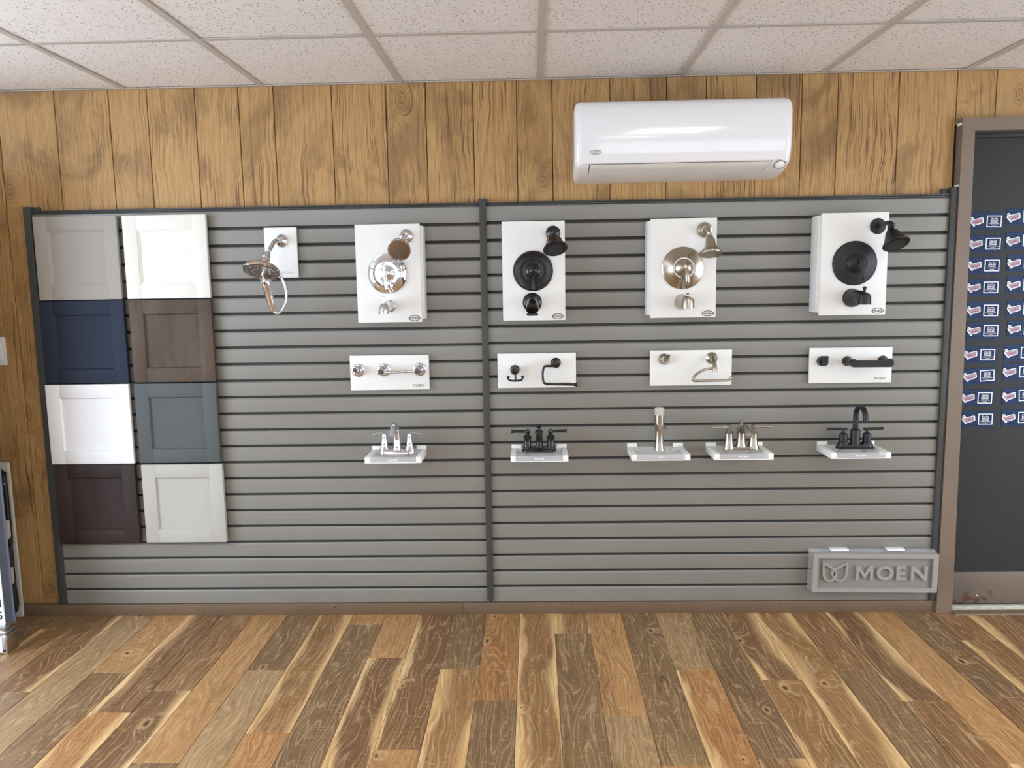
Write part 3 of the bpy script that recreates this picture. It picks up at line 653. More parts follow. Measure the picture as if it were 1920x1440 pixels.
def trumpet_spout(m, parent, sc_, base, L, drop):
    sp = part('tub_spout', MB().tube([sc_, sc_ + V((0, -.02, .000)), sc_ + V((0, -L * .5, .006)), sc_ + V((0, -L * .85, .006)), sc_ + V((0, -L, .002))], [base, base * .92, base * .68, base * .6, base * .5], 28, 4).lathe([(.0275, -drop), (.027, -drop + .004), (.0265, .006), (.022, .018), (.012, .024), (.004, .026)], sc_ + V((0, -L, 0)), (0, 0, 1), 32), m, parent)
    part('diverter_knob', MB().lathe([(.0045, 0), (.004, .006), (.006, .012), (.0085, .021), (.008, .024), (.003, .026)], sc_ + V((0, -L, .024)), (0, 0, 1), 16), m, sp)
trumpet_spout('brushed_nickel', b3, sc_, .034, .125, .024)

# --- matte black shower set
b4 = board(1.397, 1.680, 1.3835, 1.817, (-.010, .006), 'white display board with matte black shower head, valve and tub spout, nearest the door')
fl = V((1.6329, -0.1000, 1.7588)); hd = V((1.6602, -0.2200, 1.6769)); n = V((.12, -.50, -.82)).normalized()
sh = part('shower_head', MB().lathe([(.012, -.076), (.0165, -.070), (.0175, -.064), (.024, -.060), (.030, -.046), (.040, -.024), (.052, -.006), (.0545, -.002), (.053, .001), (.048, -.001)], hd, n, 40), 'matte_black', b4)
part('spray_face', MB().lathe([(.0485, -.003), (.0485, -.0005), (.036, .0006)], hd, n, 40), 'oil_bronze', sh)
part('nozzles', dots(hd + n * .0008, n, 0, .036, RINGS, .0017), 'dark_ink', sh)['kind'] = 'stuff'
part('shower_arm', MB().tube([fl, fl + V((0, -.05, .004)), fl + V((.004, -.10, .006)), fl + V((.010, -.118, -.006)), hd - n * .082 + V((0, .002, .004)), hd - n * .070], .0098, 14, 5), 'matte_black', b4)
part('wall_flange', MB().lathe([(.0335, 0), (.0335, .003), (.0315, .005), (.012, .007), (.011, .012)], fl, F, 40), 'matte_black', b4)
vc = V((1.5402, -0.1000, 1.6045))
vt = part('valve_plate', MB().lathe([(.0945, 0), (.0945, .005), (.091, .009), (.086, .009), (.048, .024), (.044, .024)], vc, F, 56), 'matte_black', b4)
part('valve_hub', MB().lathe([(.043, .016), (.043, .030), (.040, .034), (.012, .048)], vc, F, 40), 'matte_black', vt)
lv = V((1.5452, -0.1650, 1.6107))
part('valve_lever', MB().tube([vc + V((0, -.044, 0)), lv + V((-.006, .004, .004)), lv + V((.001, -.002, -.006)), lv + V((.004, -.008, -.035)), lv + V((.005, -.009, -.066)), lv + V((.005, -.008, -.082))], [.007, .009, .0085, .009, .0075, .003], 16, 5), 'matte_black', vt)
trumpet_spout('matte_black', b4, V((1.5346, -0.1000, 1.4571)), .0405, .130, .024)

# --- small board with hand shower
x0, x1, z0, z1 = -1.026, -.8805, 1.5835, 1.804
b5 = thing('hand_shower_board', ((x0 + x1) / 2, 0, z0), 'narrow white display board with chrome hand shower and looped hose', 'display board')
part('front_panel', MB().box(x0, x1, -.0205, -.009, z0, z1, .0015), 'white_board', b5); part('mount_cleat', MB().box(x0 + .02, x1 - .012, -.009, -.0005, z0 + .03, z1 - .03), 'dark_gap', b5)
part('lettering', text_mb('MOEN', .0165, (x0 + .096, -.0207, z0 + .016), .0005, .0, 1.12), 'grey_ink', b5, angle=0)
fl = V((-0.9483, -0.0205, 1.7445)); e1 = V((-0.9530, -0.1100, 1.7402)); e2 = V((-0.9631, -0.1500, 1.6979)); c1 = V((-0.9736, -0.1650, 1.6683)); hd = V((-0.9807, -0.2150, 1.6092)); n = V((-.04, -.43, -.90)).normalized()
part('wall_flange', MB().lathe([(.0305, 0), (.0305, .003), (.027, .010), (.016, .018), (.0115, .022)], fl, F, 40), 'chrome', b5)
part('shower_arm', MB().tube([fl, fl + V((0, -.03, .002)), e1 + V((.008, .02, .002)), e1 + V((0, -.002, -.004)), e2], .0092, 16, 6), 'chrome', b5)
ax = (hd - e2).normalized()
hs = part('hand_shower', MB().lathe([(.030, -.032), (.052, -.028), (.070, -.018), (.077, -.006), (.078, 0), (.075, .003)], hd, n, 48), 'chrome', b5)
part('swivel_collar', MB().lathe([(.0115, -.028), (.0125, -.012), (.0175, -.008), (.0185, .004), (.0165, .006), (.0195, .009), (.021, .04), (.024, .05)], c1, ax, 32), 'chrome', b5)
part('spray_face', MB().lathe([(.0735, .002), (.0735, .0035), (.06, .006), (.052, .006), (.050, .0045), (.02, .0065)], hd, n, 48), 'chrome_face', hs)
part('nozzles', dots(hd + n * .0055, n, 0, .072, [(.3, 8), (.5, 14), (.88, 34), (.78, 28)], .0018), 'silver', hs)['kind'] = 'stuff'
h0 = V((-0.9629, -0.2150, 1.5620)); h1 = V((-0.9610, -0.2000, 1.5214)); h2 = V((-0.9549, -0.1850, 1.4712)); h3 = V((-0.9519, -0.1780, 1.4414))
part('handle', MB().tube([hd + V((.012, .02, -.03)), h0, h1, h2, h3], [.026, .0185, .0165, .0155, .011], 20, 5), 'chrome', hs)
part('mode_button', MB().lathe([(.008, 0), (.008, .004), (.004, .007)], V((-0.9612, -0.2340, 1.5598)), (0, -1, -.1), 20), 'chrome', hs)
part('shower_hose', MB().tube([h3, V((-0.9452, -0.1720, 1.4319)), V((-0.9304, -0.1600, 1.4335)), V((-0.9111, -0.1500, 1.4627)), V((-0.9011, -0.1450, 1.5037)), V((-0.9057, -0.1450, 1.5495)), V((-0.9184, -0.1500, 1.5862)), V((-0.9340, -0.1600, 1.6226)), V((-0.9500, -0.1650, 1.6386))], .0058, 12, 8), 'chrome', b5)

# ------------------------------------------------------------------ accessory boards
def acc(x0, x1, z0, z1, label, txt):
    t = thing('accessory_board', ((x0 + x1) / 2, 0, z0), label, 'display board', 'flat bath accessory display boards')
    part('front_panel', MB().box(x0, x1, -.0205, -.008, z0, z1, .0014), 'white_board', t); part('mount_cleat', MB().box(x0 + .03, x1 - .03, -.008, -.0005, z0 + .03, z1 - .03), 'dark_gap', t)
    if txt: part('lettering', text_mb('MOEN', .0152, (txt[0], -.0208, txt[1]), .0005, .0, 1.05, 1.15), 'dark_ink', t, angle=0)
    return t
ROS = [(.0295, 0), (.0295, .004), (.0265, .007), (.022, .008), (.018, .016), (.0135, .019), (.013, .03)]
a1 = acc(-.667, -.309, 1.0718, 1.2296, 'white accessory board with chrome robe hook and towel bar', (-0.3594, 1.0861))
p = V((-0.6292, -0.0205, 1.1638)); hk = part('robe_hook', MB().lathe(ROS, p, F, 36), 'chrome', a1)
q = p + V((-.004, -.045, .006)); part('hook_peg', MB().tube([p + V((0, -.028, 0)), q], .010, 16).lathe([(.0105, -.010), (.0115, 0), (.0105, .010)], q, F, 24).box(q.x - .012, q.x + .012, q.y - .006, q.y + .006, q.z + .000, q.z + .010, .002).box(q.x - .005, q.x + .006, q.y - .008, q.y + .004, q.z - .026, q.z + .006, .002), 'chrome', hk)
tb = None
for px, py in ((720, 693.5), (787, 692.5)):
    p = V(((-0.5129) if px == 720 else (-0.3509), -.0205, (1.1635) if px == 720 else (1.1638)))
    pt = part('bar_post', MB().lathe(ROS + [(.0125, .055), (.0145, .058), (.0145, .072), (.011, .076)], p, F, 36), 'chrome', a1)
s_ = V((-0.5350, -0.0820, 1.1575)); e_ = V((-0.3684, -0.0820, 1.1613)); part('towel_bar', MB().tube([s_, s_ + V((.004, 0, 0)), s_ + V((.0045, 0, 0)), s_ + V((.034, 0, .0005)), s_ + V((.0345, 0, .0005)), e_], [.0045, .0045, .0085, .0085, .0058, .0058], 18), 'chrome', a1)

a2 = acc(.0005, .3530, 1.0733, 1.2295, 'white accessory board with black double robe hook and open tissue holder', (0.3023, 1.0863))
p = V((0.0787, -0.0205, 1.1569)); hk = part('robe_hook', MB().lathe([(.021, 0), (.021, .004), (.016, .008), (.012, .02), (.012, .03), (.018, .038), (.019, .048), (.015, .056), (.006, .060)], p, F, 32), 'oil_bronze', a2)
pr = lambda a: V(a)
part('hook_arm', MB().tube([V((0.0818, -0.0600, 1.1446)), V((0.0817, -0.0660, 1.1285)), V((0.0815, -0.0660, 1.1166))], .0045, 12).tube([V((0.0498, -0.0700, 1.1294)), V((0.0507, -0.0680, 1.1196)), V((0.0589, -0.0660, 1.1133)), V((0.0814, -0.0660, 1.1118)), V((0.1040, -0.0660, 1.1139)), V((0.1124, -0.0680, 1.1212)), V((0.1138, -0.0700, 1.1310))], .0045, 12, 5).lathe([(.004, -.006), (.0075, -.002), (.0075, .002), (.004, .004)], V((0.0498, -0.0700, 1.1306)), (0, 0, 1), 16).lathe([(.004, -.006), (.0075, -.002), (.0075, .002), (.004, .004)], V((0.1138, -0.0700, 1.1322)), (0, 0, 1), 16), 'oil_bronze', hk)
p = V((0.2624, -0.0205, 1.1858)); th_ = part('holder_post', MB().lathe([(.023, 0), (.023, .004), (.018, .008), (.013, .02), (.013, .035), (.018, .042), (.0195, .052), (.016, .060), (.006, .064)], p, F, 32), 'oil_bronze', a2)
part('holder_arm', MB().tube([V((0.2561, -0.0700, 1.1755)), V((0.2207, -0.0700, 1.1760)), V((0.2101, -0.0700, 1.1726)), V((0.2052, -0.0700, 1.1608)), V((0.2026, -0.0700, 1.1394)), V((0.2047, -0.0700, 1.1131)), V((0.2105, -0.0700, 1.0999)), V((0.2270, -0.0700, 1.0961))], .0052, 14, 6).tube([V((0.2246, -0.0700, 1.0962)), V((0.2282, -0.0700, 1.0961)), V((0.2293, -0.0700, 1.0961)), V((0.2317, -0.0700, 1.0961)), V((0.3381, -0.0700, 1.0923)), V((0.3405, -0.0700, 1.0923)), V((0.3523, -0.0700, 1.0909)), V((0.3558, -0.0700, 1.0909))], [.0055, .0068, .0068, .0055, .0058, .0066, .0085, .0075], 16), 'oil_bronze', a2)

a3 = acc(.6835, 1.0475, 1.0752, 1.2340, 'white accessory board with brushed nickel knob hook and curved tissue holder', None)
p = V((0.7447, -0.0205, 1.1961)); hk = part('robe_hook', MB().lathe([(.0255, 0), (.0255, .004), (.0245, .012), (.020, .022), (.016, .026)], p, F, 36), 'brushed_nickel', a3)
part('hook_peg', MB().tube([p + V((.004, -.018, -.008)), p + V((.008, -.035, .004)), p + V((.013, -.048, .020))], [.012, .010, .009], 16, 4, flat=.55), 'brushed_nickel', hk)
p = V((0.9578, -0.0205, 1.1980)); hp = part('holder_post', MB().lathe([(.026, 0), (.026, .003), (.022, .006), (.014, .011), (.010, .02)], p, F, 36), 'brushed_nickel', a3)
part('holder_lever', MB().tube([p + V((0, -.008, .004)), V((0.9572, -0.0500, 1.1938)), V((0.9578, -0.0750, 1.1750)), V((0.9570, -0.0850, 1.1549)), V((0.9568, -0.0870, 1.1410))], [.013, .011, .0095, .011, .0125], 18, 5), 'brushed_nickel', hp)
part('holder_arm', MB().tube([V((0.9570, -0.0850, 1.1584)), V((0.9361, -0.0850, 1.1575)), V((0.9082, -0.0850, 1.1508)), V((0.8805, -0.0850, 1.1347)), V((0.8644, -0.0850, 1.1172)), V((0.8634, -0.0850, 1.1089)), V((0.8739, -0.0850, 1.1040)), V((0.9113, -0.0850, 1.1036)), V((1.0091, -0.0850, 1.1047)), V((1.0218, -0.0850, 1.1081)), V((1.0287, -0.0850, 1.1150))], [.0045, .005, .0055, .006, .006, .006, .0055, .0052, .0055, .0055, .0055], 14, 6).lathe([(.003, -.0065), (.0065, -.002), (.0065, .002), (.003, .0065)], V((1.0287, -0.0850, 1.1162)), (0, 0, 1), 14), 'brushed_nickel', a3)

a4 = acc(1.3910, 1.7540, 1.0775, 1.2360, 'white accessory board with matte black hook and wide pull handle bar', (1.7021, 1.0913))
p = V((1.4427, -0.0205, 1.1772)); hk = part('robe_hook', MB().lathe([(.0215, 0), (.0215, .004), (.020, .030)], p, F, 36), 'matte_black', a4)
q = V((1.4450, -0.0550, 1.1811)); poly = [(q.x - .0145, q.z + .0215), (q.x + .0145, q.z + .0215)] + [(q.x + .0145 * math.cos(a), q.z - .009 + .0125 * math.sin(a)) for a in [-k * PI / 8 for k in range(9)]]
part('hook_plate', MB().prism(poly, q.y - .005, q.y + .012), 'matte_black', hk)
for pp in (V((1.5566, -0.0205, 1.1756)), V((1.7135, -0.0205, 1.1759))):
    ee = pp + V((.0, -.072, .0)); part('bar_post', MB().tube([pp, pp + V((0, -.006, 0)), pp + V((0, -.03, 0)), pp + V((0, -.055, 0)), ee], [.023, .0215, .0155, .014, .0165], 24, 4), 'matte_black', a4)
L_ = V((1.5398, -0.1000, 1.1710)); R_ = V((1.7265, -0.1000, 1.1697)); hh = .0148
poly = [(R_.x - hh + hh * math.cos(a), R_.z + hh * math.sin(a)) for a in [-PI / 2 + k * PI / 10 for k in range(11)]] + [(L_.x + hh + hh * math.cos(a), L_.z + hh * math.sin(a)) for a in [PI / 2 + k * PI / 10 for k in range(11)]]
part('pull_bar', MB().prism(poly, -.102, -.089), 'matte_black', a4)

# ------------------------------------------------------------------ faucet shelves and faucets
def shelf(x0, x1, label, letters='MOEN'):
    z0 = .7685; zt = .7955; yf = -.182
    t = thing('faucet_shelf', ((x0 + x1) / 2, 0, z0), label, 'display shelf', 'white faucet display shelves')
    w_ = .0235
    part('tray', MB().box(x0, x0 + w_, yf, -.001, z0, zt, .0012).box(x1 - w_, x1, yf, -.001, z0, zt, .0012).box(x0 + w_, x1 - w_, yf, -.001, z0, z0 + .0035), 'white_plastic', t)
    part('back_rail', MB().box(x0 + w_, x1 - w_, -.018, -.001, z0 + .004, zt - .0006, .001), 'white_plastic', t)
    for a, b_ in ((x0, x0 + .046), (x1 - .046, x1)): part('hook_tab', MB().box(a, b_, -.010, -.001, zt - .001, .811, .0012), 'white_plastic', t)
    part('acrylic_block', MB().box(x0 + w_ + .001, x1 - w_ - .001, yf + .001, -.0185, z0 + .0045, zt + .0008, .0015), 'acrylic_clear', t, label='clear acrylic block')
    xm = (x0 + x1) / 2
    part('lettering', text_mb(letters, .0135, (xm, yf + .0006, z0 + .009), .0006, .0, 1.1), 'card_white', t, angle=0)
    if letters == 'MOEN':
        for dx in (-.052, .052): part('mounting_nut', MB().lathe([(.010, 0), (.010, .010), (.013, .012), (.013, .017)], (xm + dx, -.088, z0 + .006), (0, 0, 1), 18), 'nickel_face', t)
    return xm
ZT = .7965; YS = -.088
def at(x): return lambda a, b_, c_: V((x + a, YS + b_, ZT + c_))
def stadium(hx, hy, x, y, n=10):
    return [(x + hx - hy + hy * math.cos(a), y + hy * math.sin(a)) for a in [-PI / 2 + k * PI / n for k in range(n + 1)]] + [(x - hx + hy + hy * math.cos(a), y + hy * math.sin(a)) for a in [PI / 2 + k * PI / n for k in range(n + 1)]]
def base_plate(x, steps):
    mb = MB(); vs = []; fs = []; n = 22
    for hx, hy, z in steps: vs += [(a, b_, ZT + z) for a, b_ in stadium(hx, hy, x, YS)]
    for i in range(len(steps) - 1):
        for k in range(n): fs.append((i * n + k, i * n + (k + 1) % n, (i + 1) * n + (k + 1) % n, (i + 1) * n + k))
    fs += [tuple(range(n))[::-1], tuple((len(steps) - 1) * n + k for k in range(n))]
    return mb.add(vs, fs)
def faucet(x, label): return thing('bathroom_faucet', (x, YS, ZT), label, 'faucet', 'faucets on the white shelves')

# chrome two-handle faucet
xm = shelf(-.5825, -.3330, 'white shelf with clear block under the chrome lever faucet'); xm += .004; P_ = at(xm)
t = faucet(xm, 'chrome two-handle faucet with curved spout and leaf-shaped levers')
part('base_plate', base_plate(xm, [(.082, .029, 0), (.082, .029, .004), (.076, .024, .012), (.062, .017, .018)]), 'chrome', t)
for s_ in (-1, 1):
    h = part('handle', MB().lathe([(.026, .004), (.024, .012), (.0165, .030), (.0125, .052), (.0105, .072), (.0105, .080), (.008, .086)], P_(s_ * .057, 0, 0), (0, 0, 1), 28), 'chrome', t)
    part('lever', MB().tube([P_(s_ * .055, 0, .078), P_(s_ * .062, -.001, .089), P_(s_ * .078, -.002, .091), P_(s_ * .098, -.003, .088), P_(s_ * .116, -.004, .087), P_(s_ * .127, -.004, .090)], [.008, .0075, .0085, .0115, .009, .003], 16, 5, flat=.42), 'chrome', h)
part('spout', MB().lathe([(.024, .010), (.020, .022), (.0165, .04), (.0145, .06)], P_(0, 0, 0), (0, 0, 1), 28).tube([P_(0, 0, .055), P_(0, -.002, .090), P_(0, -.012, .116), P_(0, -.036, .131), P_(0, -.066, .130), P_(0, -.092, .117), P_(0, -.106, .100)], [.0146, .0138, .0135, .0135, .0135, .0135, .0135], 22, 6), 'chrome', t)

# bronze-black two-handle faucet
xm = shelf(.0575, .3090, 'white shelf with clear block under the glossy black lever faucet'); P_ = at(xm)
t = faucet(xm, 'glossy black two-handle faucet with straight levers and short forward spout')
part('base_plate', base_plate(xm, [(.078, .028, 0), (.078, .028, .006), (.073, .024, .012), (.068, .022, .014), (.066, .020, .020)]), 'oil_bronze', t)
HP = [(.0215, .014), (.0195, .020), (.017, .024), (.0155, .052), (.0165, .062), (.0185, .066), (.0185, .069), (.010, .074), (.0075, .078), (.0075, .080), (.0105, .083), (.0112, .092), (.009, .098), (.004, .100)]
for s_ in (-1, 1):
    h = part('handle', MB().lathe(HP, P_(s_ * .052, 0, 0), (0, 0, 1), 24), 'oil_bronze', t)
    part('lever', MB().tube([P_(s_ * .052, 0, .090), P_(s_ * .066, 0, .0905), P_(s_ * .07, 0, .0905), P_(s_ * .10, 0, .0905), P_(s_ * .118, 0, .0905), P_(s_ * .122, 0, .0905), P_(s_ * .1235, 0, .0905)], [.0055, .0055, .0068, .0062, .0078, .0088, .0075], 16, 2), 'oil_bronze', h)
part('spout', MB().lathe([(.021, .014), (.019, .022), (.016, .028), (.015, .06), (.017, .078), (.018, .09), (.012, .096), (.008, .100), (.0075, .104), (.0115, .108), (.0125, .114), (.009, .119), (.004, .121)], P_(0, 0, 0), (0, 0, 1), 26).tube([P_(0, -.004, .072), P_(0, -.045, .086), P_(0, -.08, .084), P_(0, -.100, .070)], [.014, .0135, .014, .0165], 20, 6), 'oil_bronze', t)

# single-hole brushed nickel faucet
xm = shelf(.5840, .8375, 'white shelf with clear block under the single-post faucet', 'MOE'); xm = 0.7170; P_ = at(xm)
t = faucet(xm, 'single-post brushed nickel faucet with frosted cap and square spout')
part('body', MB().lathe([(.025, 0), (.025, .003), (.0225, .010), (.019, .035), (.0175, .070), (.0185, .095), (.0205, .115), (.0205, .120), (.0195, .121), (.0205, .122), (.021, .158)], P_(0, 0, 0), (0, 0, 1), 36), 'brushed_nickel', t)
part('frosted_cap', MB().lathe([(.0205, .158), (.021, .162), (.021, .186), (.019, .191), (.012, .193)], P_(0, 0, 0), (0, 0, 1), 36), 'frost_cap', t, label='frosted pale cap')
sq = MB(); a = P_(0, 0, 0)
sec = [(-.006, .016, .085, .118), (-.05, .0175, .098, .120), (-.095, .0185, .098, .114), (-.112, .0185, .090, .108)]
vs = []
for yy, hw, zl, zh in sec: vs += [(a.x - hw, a.y + yy, a.z + zl), (a.x + hw, a.y + yy, a.z + zl), (a.x + hw, a.y + yy, a.z + zh), (a.x - hw, a.y + yy, a.z + zh)]
fs = [(3, 2, 1, 0), (12, 13, 14, 15)] + [(i * 4 + k, i * 4 + (k + 1) % 4, i * 4 + 4 + (k + 1) % 4, i * 4 + 4 + k) for i in range(3) for k in range(4)]
part('spout', sq.add(vs, fs), 'brushed_nickel', t)

# two-handle brushed nickel faucet
xm = shelf(.9400, 1.1950, 'white shelf with clear block under the two-handle brushed nickel faucet', 'MOEN'); xm = 1.0777; P_ = at(xm)
t = faucet(xm, 'two-handle brushed nickel faucet with bell-shaped posts and arched spout')
part('base_plate', base_plate(xm, [(.080, .027, 0), (.080, .027, .003), (.070, .020, .006), (.070, .020, .014)]), 'brushed_nickel', t)
HB = [(.0265, .002), (.0255, .006), (.0205, .022), (.0172, .044), (.0165, .066), (.0165, .072), (.0185, .074), (.013, .080), (.0085, .084), (.0085, .089), (.0105, .092), (.0105, .106), (.006, .109)]
for s_ in (-1, 1):
    h = part('handle', MB().lathe(HB, P_(s_ * .054, 0, 0), (0, 0, 1), 28), 'brushed_nickel', t)
    part('lever', MB().tube([P_(s_ * .054, 0, .099), P_(s_ * .068, 0, .099), P_(s_ * .072, 0, .099), P_(s_ * .112, 0, .099), P_(s_ * .118, 0, .099), P_(s_ * .128, 0, .099), P_(s_ * .130, 0, .099)], [.0055, .0055, .0045, .0050, .0050, .0068, .006], 16, 2), 'brushed_nickel', h)
part('spout', MB().lathe([(.0255, .012), (.0245, .016), (.0195, .032), (.0175, .055), (.0185, .085), (.019, .094), (.014, .104), (.008, .110), (.0065, .115), (.009, .119), (.0098, .123), (.007, .128), (.003, .129)], P_(0, 0, 0), (0, 0, 1), 28).tube([P_(0, -.004, .082), P_(0, -.04, .102), P_(0, -.075, .108), P_(0, -.105, .100), P_(0, -.120, .078)], [.0155, .0145, .0138, .0138, .0150], 22, 6), 'brushed_nickel', t)

# matte black high-arc faucet
xm = shelf(1.4405, 1.6965, 'white shelf with clear block under the matte black high-arc faucet'); xm = 1.5772; P_ = at(xm)
t = faucet(xm, 'matte black two-handle faucet with tall round arched spout')
part('base_plate', base_plate(xm, [(.0835, .029, 0), (.0835, .029, .004), (.079, .026, .007), (.079, .026, .014), (.077, .0245, .018)]), 'matte_black', t)
HM = [(.0225, .016), (.0225, .022), (.0205, .026), (.0178, .027), (.0178, .060), (.0172, .064), (.008, .069), (.007, .071), (.007, .084)]
for s_ in (-1, 1):
    h = part('handle', MB().lathe(HM, P_(s_ * .0515, 0, 0), (0, 0, 1), 28), 'matte_black', t)
    part('lever', MB().tube([P_(s_ * .036, 0, .085), P_(s_ * .037, 0, .085), P_(s_ * .120, 0, .0862), P_(s_ * .1215, 0, .0862)], [.0048, .0062, .0062, .0048], 16), 'matte_black', h)
pth = [P_(0, 0, .07), P_(0, 0, .12), P_(0, 0, .146)] + [P_(0, -.052 + .052 * math.cos(a), .146 + .045 * math.sin(a)) for a in [k * PI / 10 for k in range(1, 10)]] + [P_(0, -.104, .146), P_(0, -.105, .136)]
part('spout', MB().lathe([(.0225, .016), (.0225, .021), (.0205, .024), (.0205, .078), (.018, .083), (.0115, .087)], P_(0, 0, 0), (0, 0, 1), 30).tube(pth, .0112, 22, 2), 'matte_black', t)

# ------------------------------------------------------------------ wall air conditioner
AX0, AX1 = .3455, 1.2405
t = thing('air_conditioner', ((AX0 + AX1) / 2, WY, 1.978), 'glossy white wall-mounted air conditioner above the slatwall', 'air conditioner')
prof = [(.0245, 2.2775), (-.09, 2.284), (-.142, 2.2815), (-.164, 2.272), (-.176, 2.252), (-.1820, 2.225), (-.184, 2.19), (-.1832, 2.14), (-.1795, 2.09), (-.1745, 2.06), (-.1675, 2.040), (-.160, 2.026), (-.146, 2.014), (-.120, 2.002), (-.09, 1.991), (-.03, 1.979), (.0245, 1.973)]
def resample(pr, n):
    P = [V((a, b_)) for a, b_ in pr]; Q = []
    for i in range(len(P) - 1):
        p0 = P[max(i - 1, 0)]; p1 = P[i]; p2 = P[i + 1]; p3 = P[min(i + 2, len(P) - 1)]
        for k in range(6):
            u = k / 6; Q.append(.5 * ((2 * p1) + (p2 - p0) * u + (2 * p0 - 5 * p1 + 4 * p2 - p3) * u * u + (3 * p1 - p0 - 3 * p2 + p3) * u ** 3))
    Q.append(P[-1]); d = [0]
    for i in range(1, len(Q)): d.append(d[-1] + (Q[i] - Q[i - 1]).length)
    def at_(s):
        s = min(max(s, 0), d[-1]); i = 0
        while i < len(d) - 2 and d[i + 1] < s: i += 1
        u = (s - d[i]) / max(1e-9, d[i + 1] - d[i]); tg = (Q[i + 1] - Q[i]).normalized(); return Q[i] * (1 - u) + Q[i + 1] * u, V((-tg.y, tg.x))
    return at_, d[-1]
pat, PLEN = resample(prof, 60)
def s_of(y, z):
    best = min(range(600), key=lambda k: (pat(PLEN * k / 599)[0] - V((y, z))).length); return PLEN * best / 599
S0 = s_of(-.1655, 2.036)
def ac_pt(s, x, lift=0.0):
    d = min(x - AX0, AX1 - x); r2 = .028; c_ = r2 - math.sqrt(max(0, r2 * r2 - (r2 - d) ** 2)) if d < r2 else 0
    p_, n_ = pat(s); return (x, min(p_.x + n_.x * (c_ - lift), .0245), p_.y + n_.y * (c_ - lift))
def xcols(n0, n1):
    e = [.0, .0012, .003, .006, .010, .015, .021, .028, .036, .046, .056, .066]
    return [AX0 + q for q in e] + [AX0 + .066 + (AX1 - AX0 - .132) * k / 12 for k in range(1, 12)] + [AX1 - q for q in e[::-1]]
# check normals point outward (away from the unit's core) and build body + front cover
pn, nn = pat(PLEN * .5); SGN = 1 if nn.dot(V((-.05, 2.13)) - pn) > 0 else -1
if SGN < 0:
    _pat = pat; pat = lambda s: (_pat(s)[0], -_pat(s)[1])
def shell(slo, shi, lift, rows):
    xs_ = xcols(0, 0); vs = []; fs = []; n = rows + 1
    for x in xs_:
        a, b_ = slo(x), shi(x)
        for k in range(n): vs.append(ac_pt(a + (b_ - a) * k / rows, x, lift))
    for i in range(len(xs_) - 1):
        for k in range(rows): fs.append((i * n + k, i * n + k + 1, (i + 1) * n + k + 1, (i + 1) * n + k))
    m_ = len(xs_); return vs, fs, n, m_
vs, fs, n, m_ = shell(lambda x: 0, lambda x: PLEN, 0.0, 60)
fs += [tuple(range(n)), tuple((m_ - 1) * n + k for k in range(n))[::-1]] + [(i * n, (i + 1) * n, (i + 1) * n + n - 1, i * n + n - 1) for i in range(m_ - 1)]
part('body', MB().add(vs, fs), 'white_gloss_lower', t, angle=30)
def low(x):
    d = min(x - AX0, AX1 - x); r = .058
    return S0 + (r - math.sqrt(max(0, r * r - (r - d) ** 2)) if d < r else 0)
vs, fs, n, m_ = shell(lambda x: .02, low, .0035, 44); k0 = len(vs)
v2, f2, _, _ = shell(lambda x: .02, low, .0005, 44); vs += v2; fs += [tuple(q + k0 for q in f)[::-1] for f in f2]
for i in range(m_ - 1): fs += [(i * n + n - 1, (i + 1) * n + n - 1, k0 + (i + 1) * n + n - 1, k0 + i * n + n - 1), (i * n, (i + 1) * n, k0 + (i + 1) * n, k0 + i * n)]
for i in (0, m_ - 1): fs += [(i * n + k, i * n + k + 1, k0 + i * n + k + 1, k0 + i * n + k) for k in range(n - 1)]
fp = part('front_cover', MB().add(vs, fs), 'white_gloss', t, angle=40)
# end cover plates
for nm, x in (('end_cap', AX0), ('end_cap', AX1)):
    ring = [ac_pt(PLEN * k / 40, x, -.004) for k in range(41)]; sgn = -1 if x == AX0 else 1
    mb = MB(); nn_ = len(ring); mb.add([(x, y, z) for _, y, z in ring] + [(x + sgn * .0015, y, z) for _, y, z in ring], [tuple(range(nn_)), tuple(range(2 * nn_ - 1, nn_ - 1, -1))] + [(i, (i + 1) % nn_, nn_ + (i + 1) % nn_, nn_ + i) for i in range(nn_)])
    part(nm, mb, 'white_gloss', t, angle=0)
# louver flap with dark surround gap
SA, SB = S0 + .008, S0 + .070
def patch(xa0, xb0, xa1, xb1, s0, s1, lift, thick, rows=6, cols=10):
    vs = []; fs = []
    for l in (lift, lift - thick):
        for r in range(rows + 1):
            u = r / rows; xa = xa0 + (xa1 - xa0) * u; xb = xb0 + (xb1 - xb0) * u
            for c_ in range(cols + 1): vs.append(ac_pt(s0 + (s1 - s0) * u, xa + (xb - xa) * c_ / cols, l))
    n = cols + 1; k = n * (rows + 1)
    for r in range(rows):
        for c_ in range(cols):
            q = r * n + c_; fs += [(q, q + 1, q + n + 1, q + n), (k + q + n, k + q + n + 1, k + q + 1, k + q)]
    for c_ in range(cols): fs += [(c_, k + c_, k + c_ + 1, c_ + 1), (rows * n + c_, rows * n + c_ + 1, k + rows * n + c_ + 1, k + rows * n + c_)]
    for r in range(rows): fs += [(r * n, r * n + n, k + r * n + n, k + r * n), (r * n + cols, k + r * n + cols, k + r * n + n + cols, r * n + n + cols)]
    return MB().add(vs, fs)
lx0, lx1 = .408, 1.160
part('outlet_gap', patch(lx0 - .003, lx1 + .003, lx0 - .006, lx1 - .024, SA - .002, SB + .003, .0006, .002), 'dark_gap', t)
part('louver', patch(lx0, lx1, lx0 - .003, lx1 - .027, SA, SB, .0022, .004), 'louver_white', t)
bp_, bn_ = pat(S0 + .026); bc = V((1.197, bp_.x, bp_.y)); bn = V((0, -bn_.x, -bn_.y))
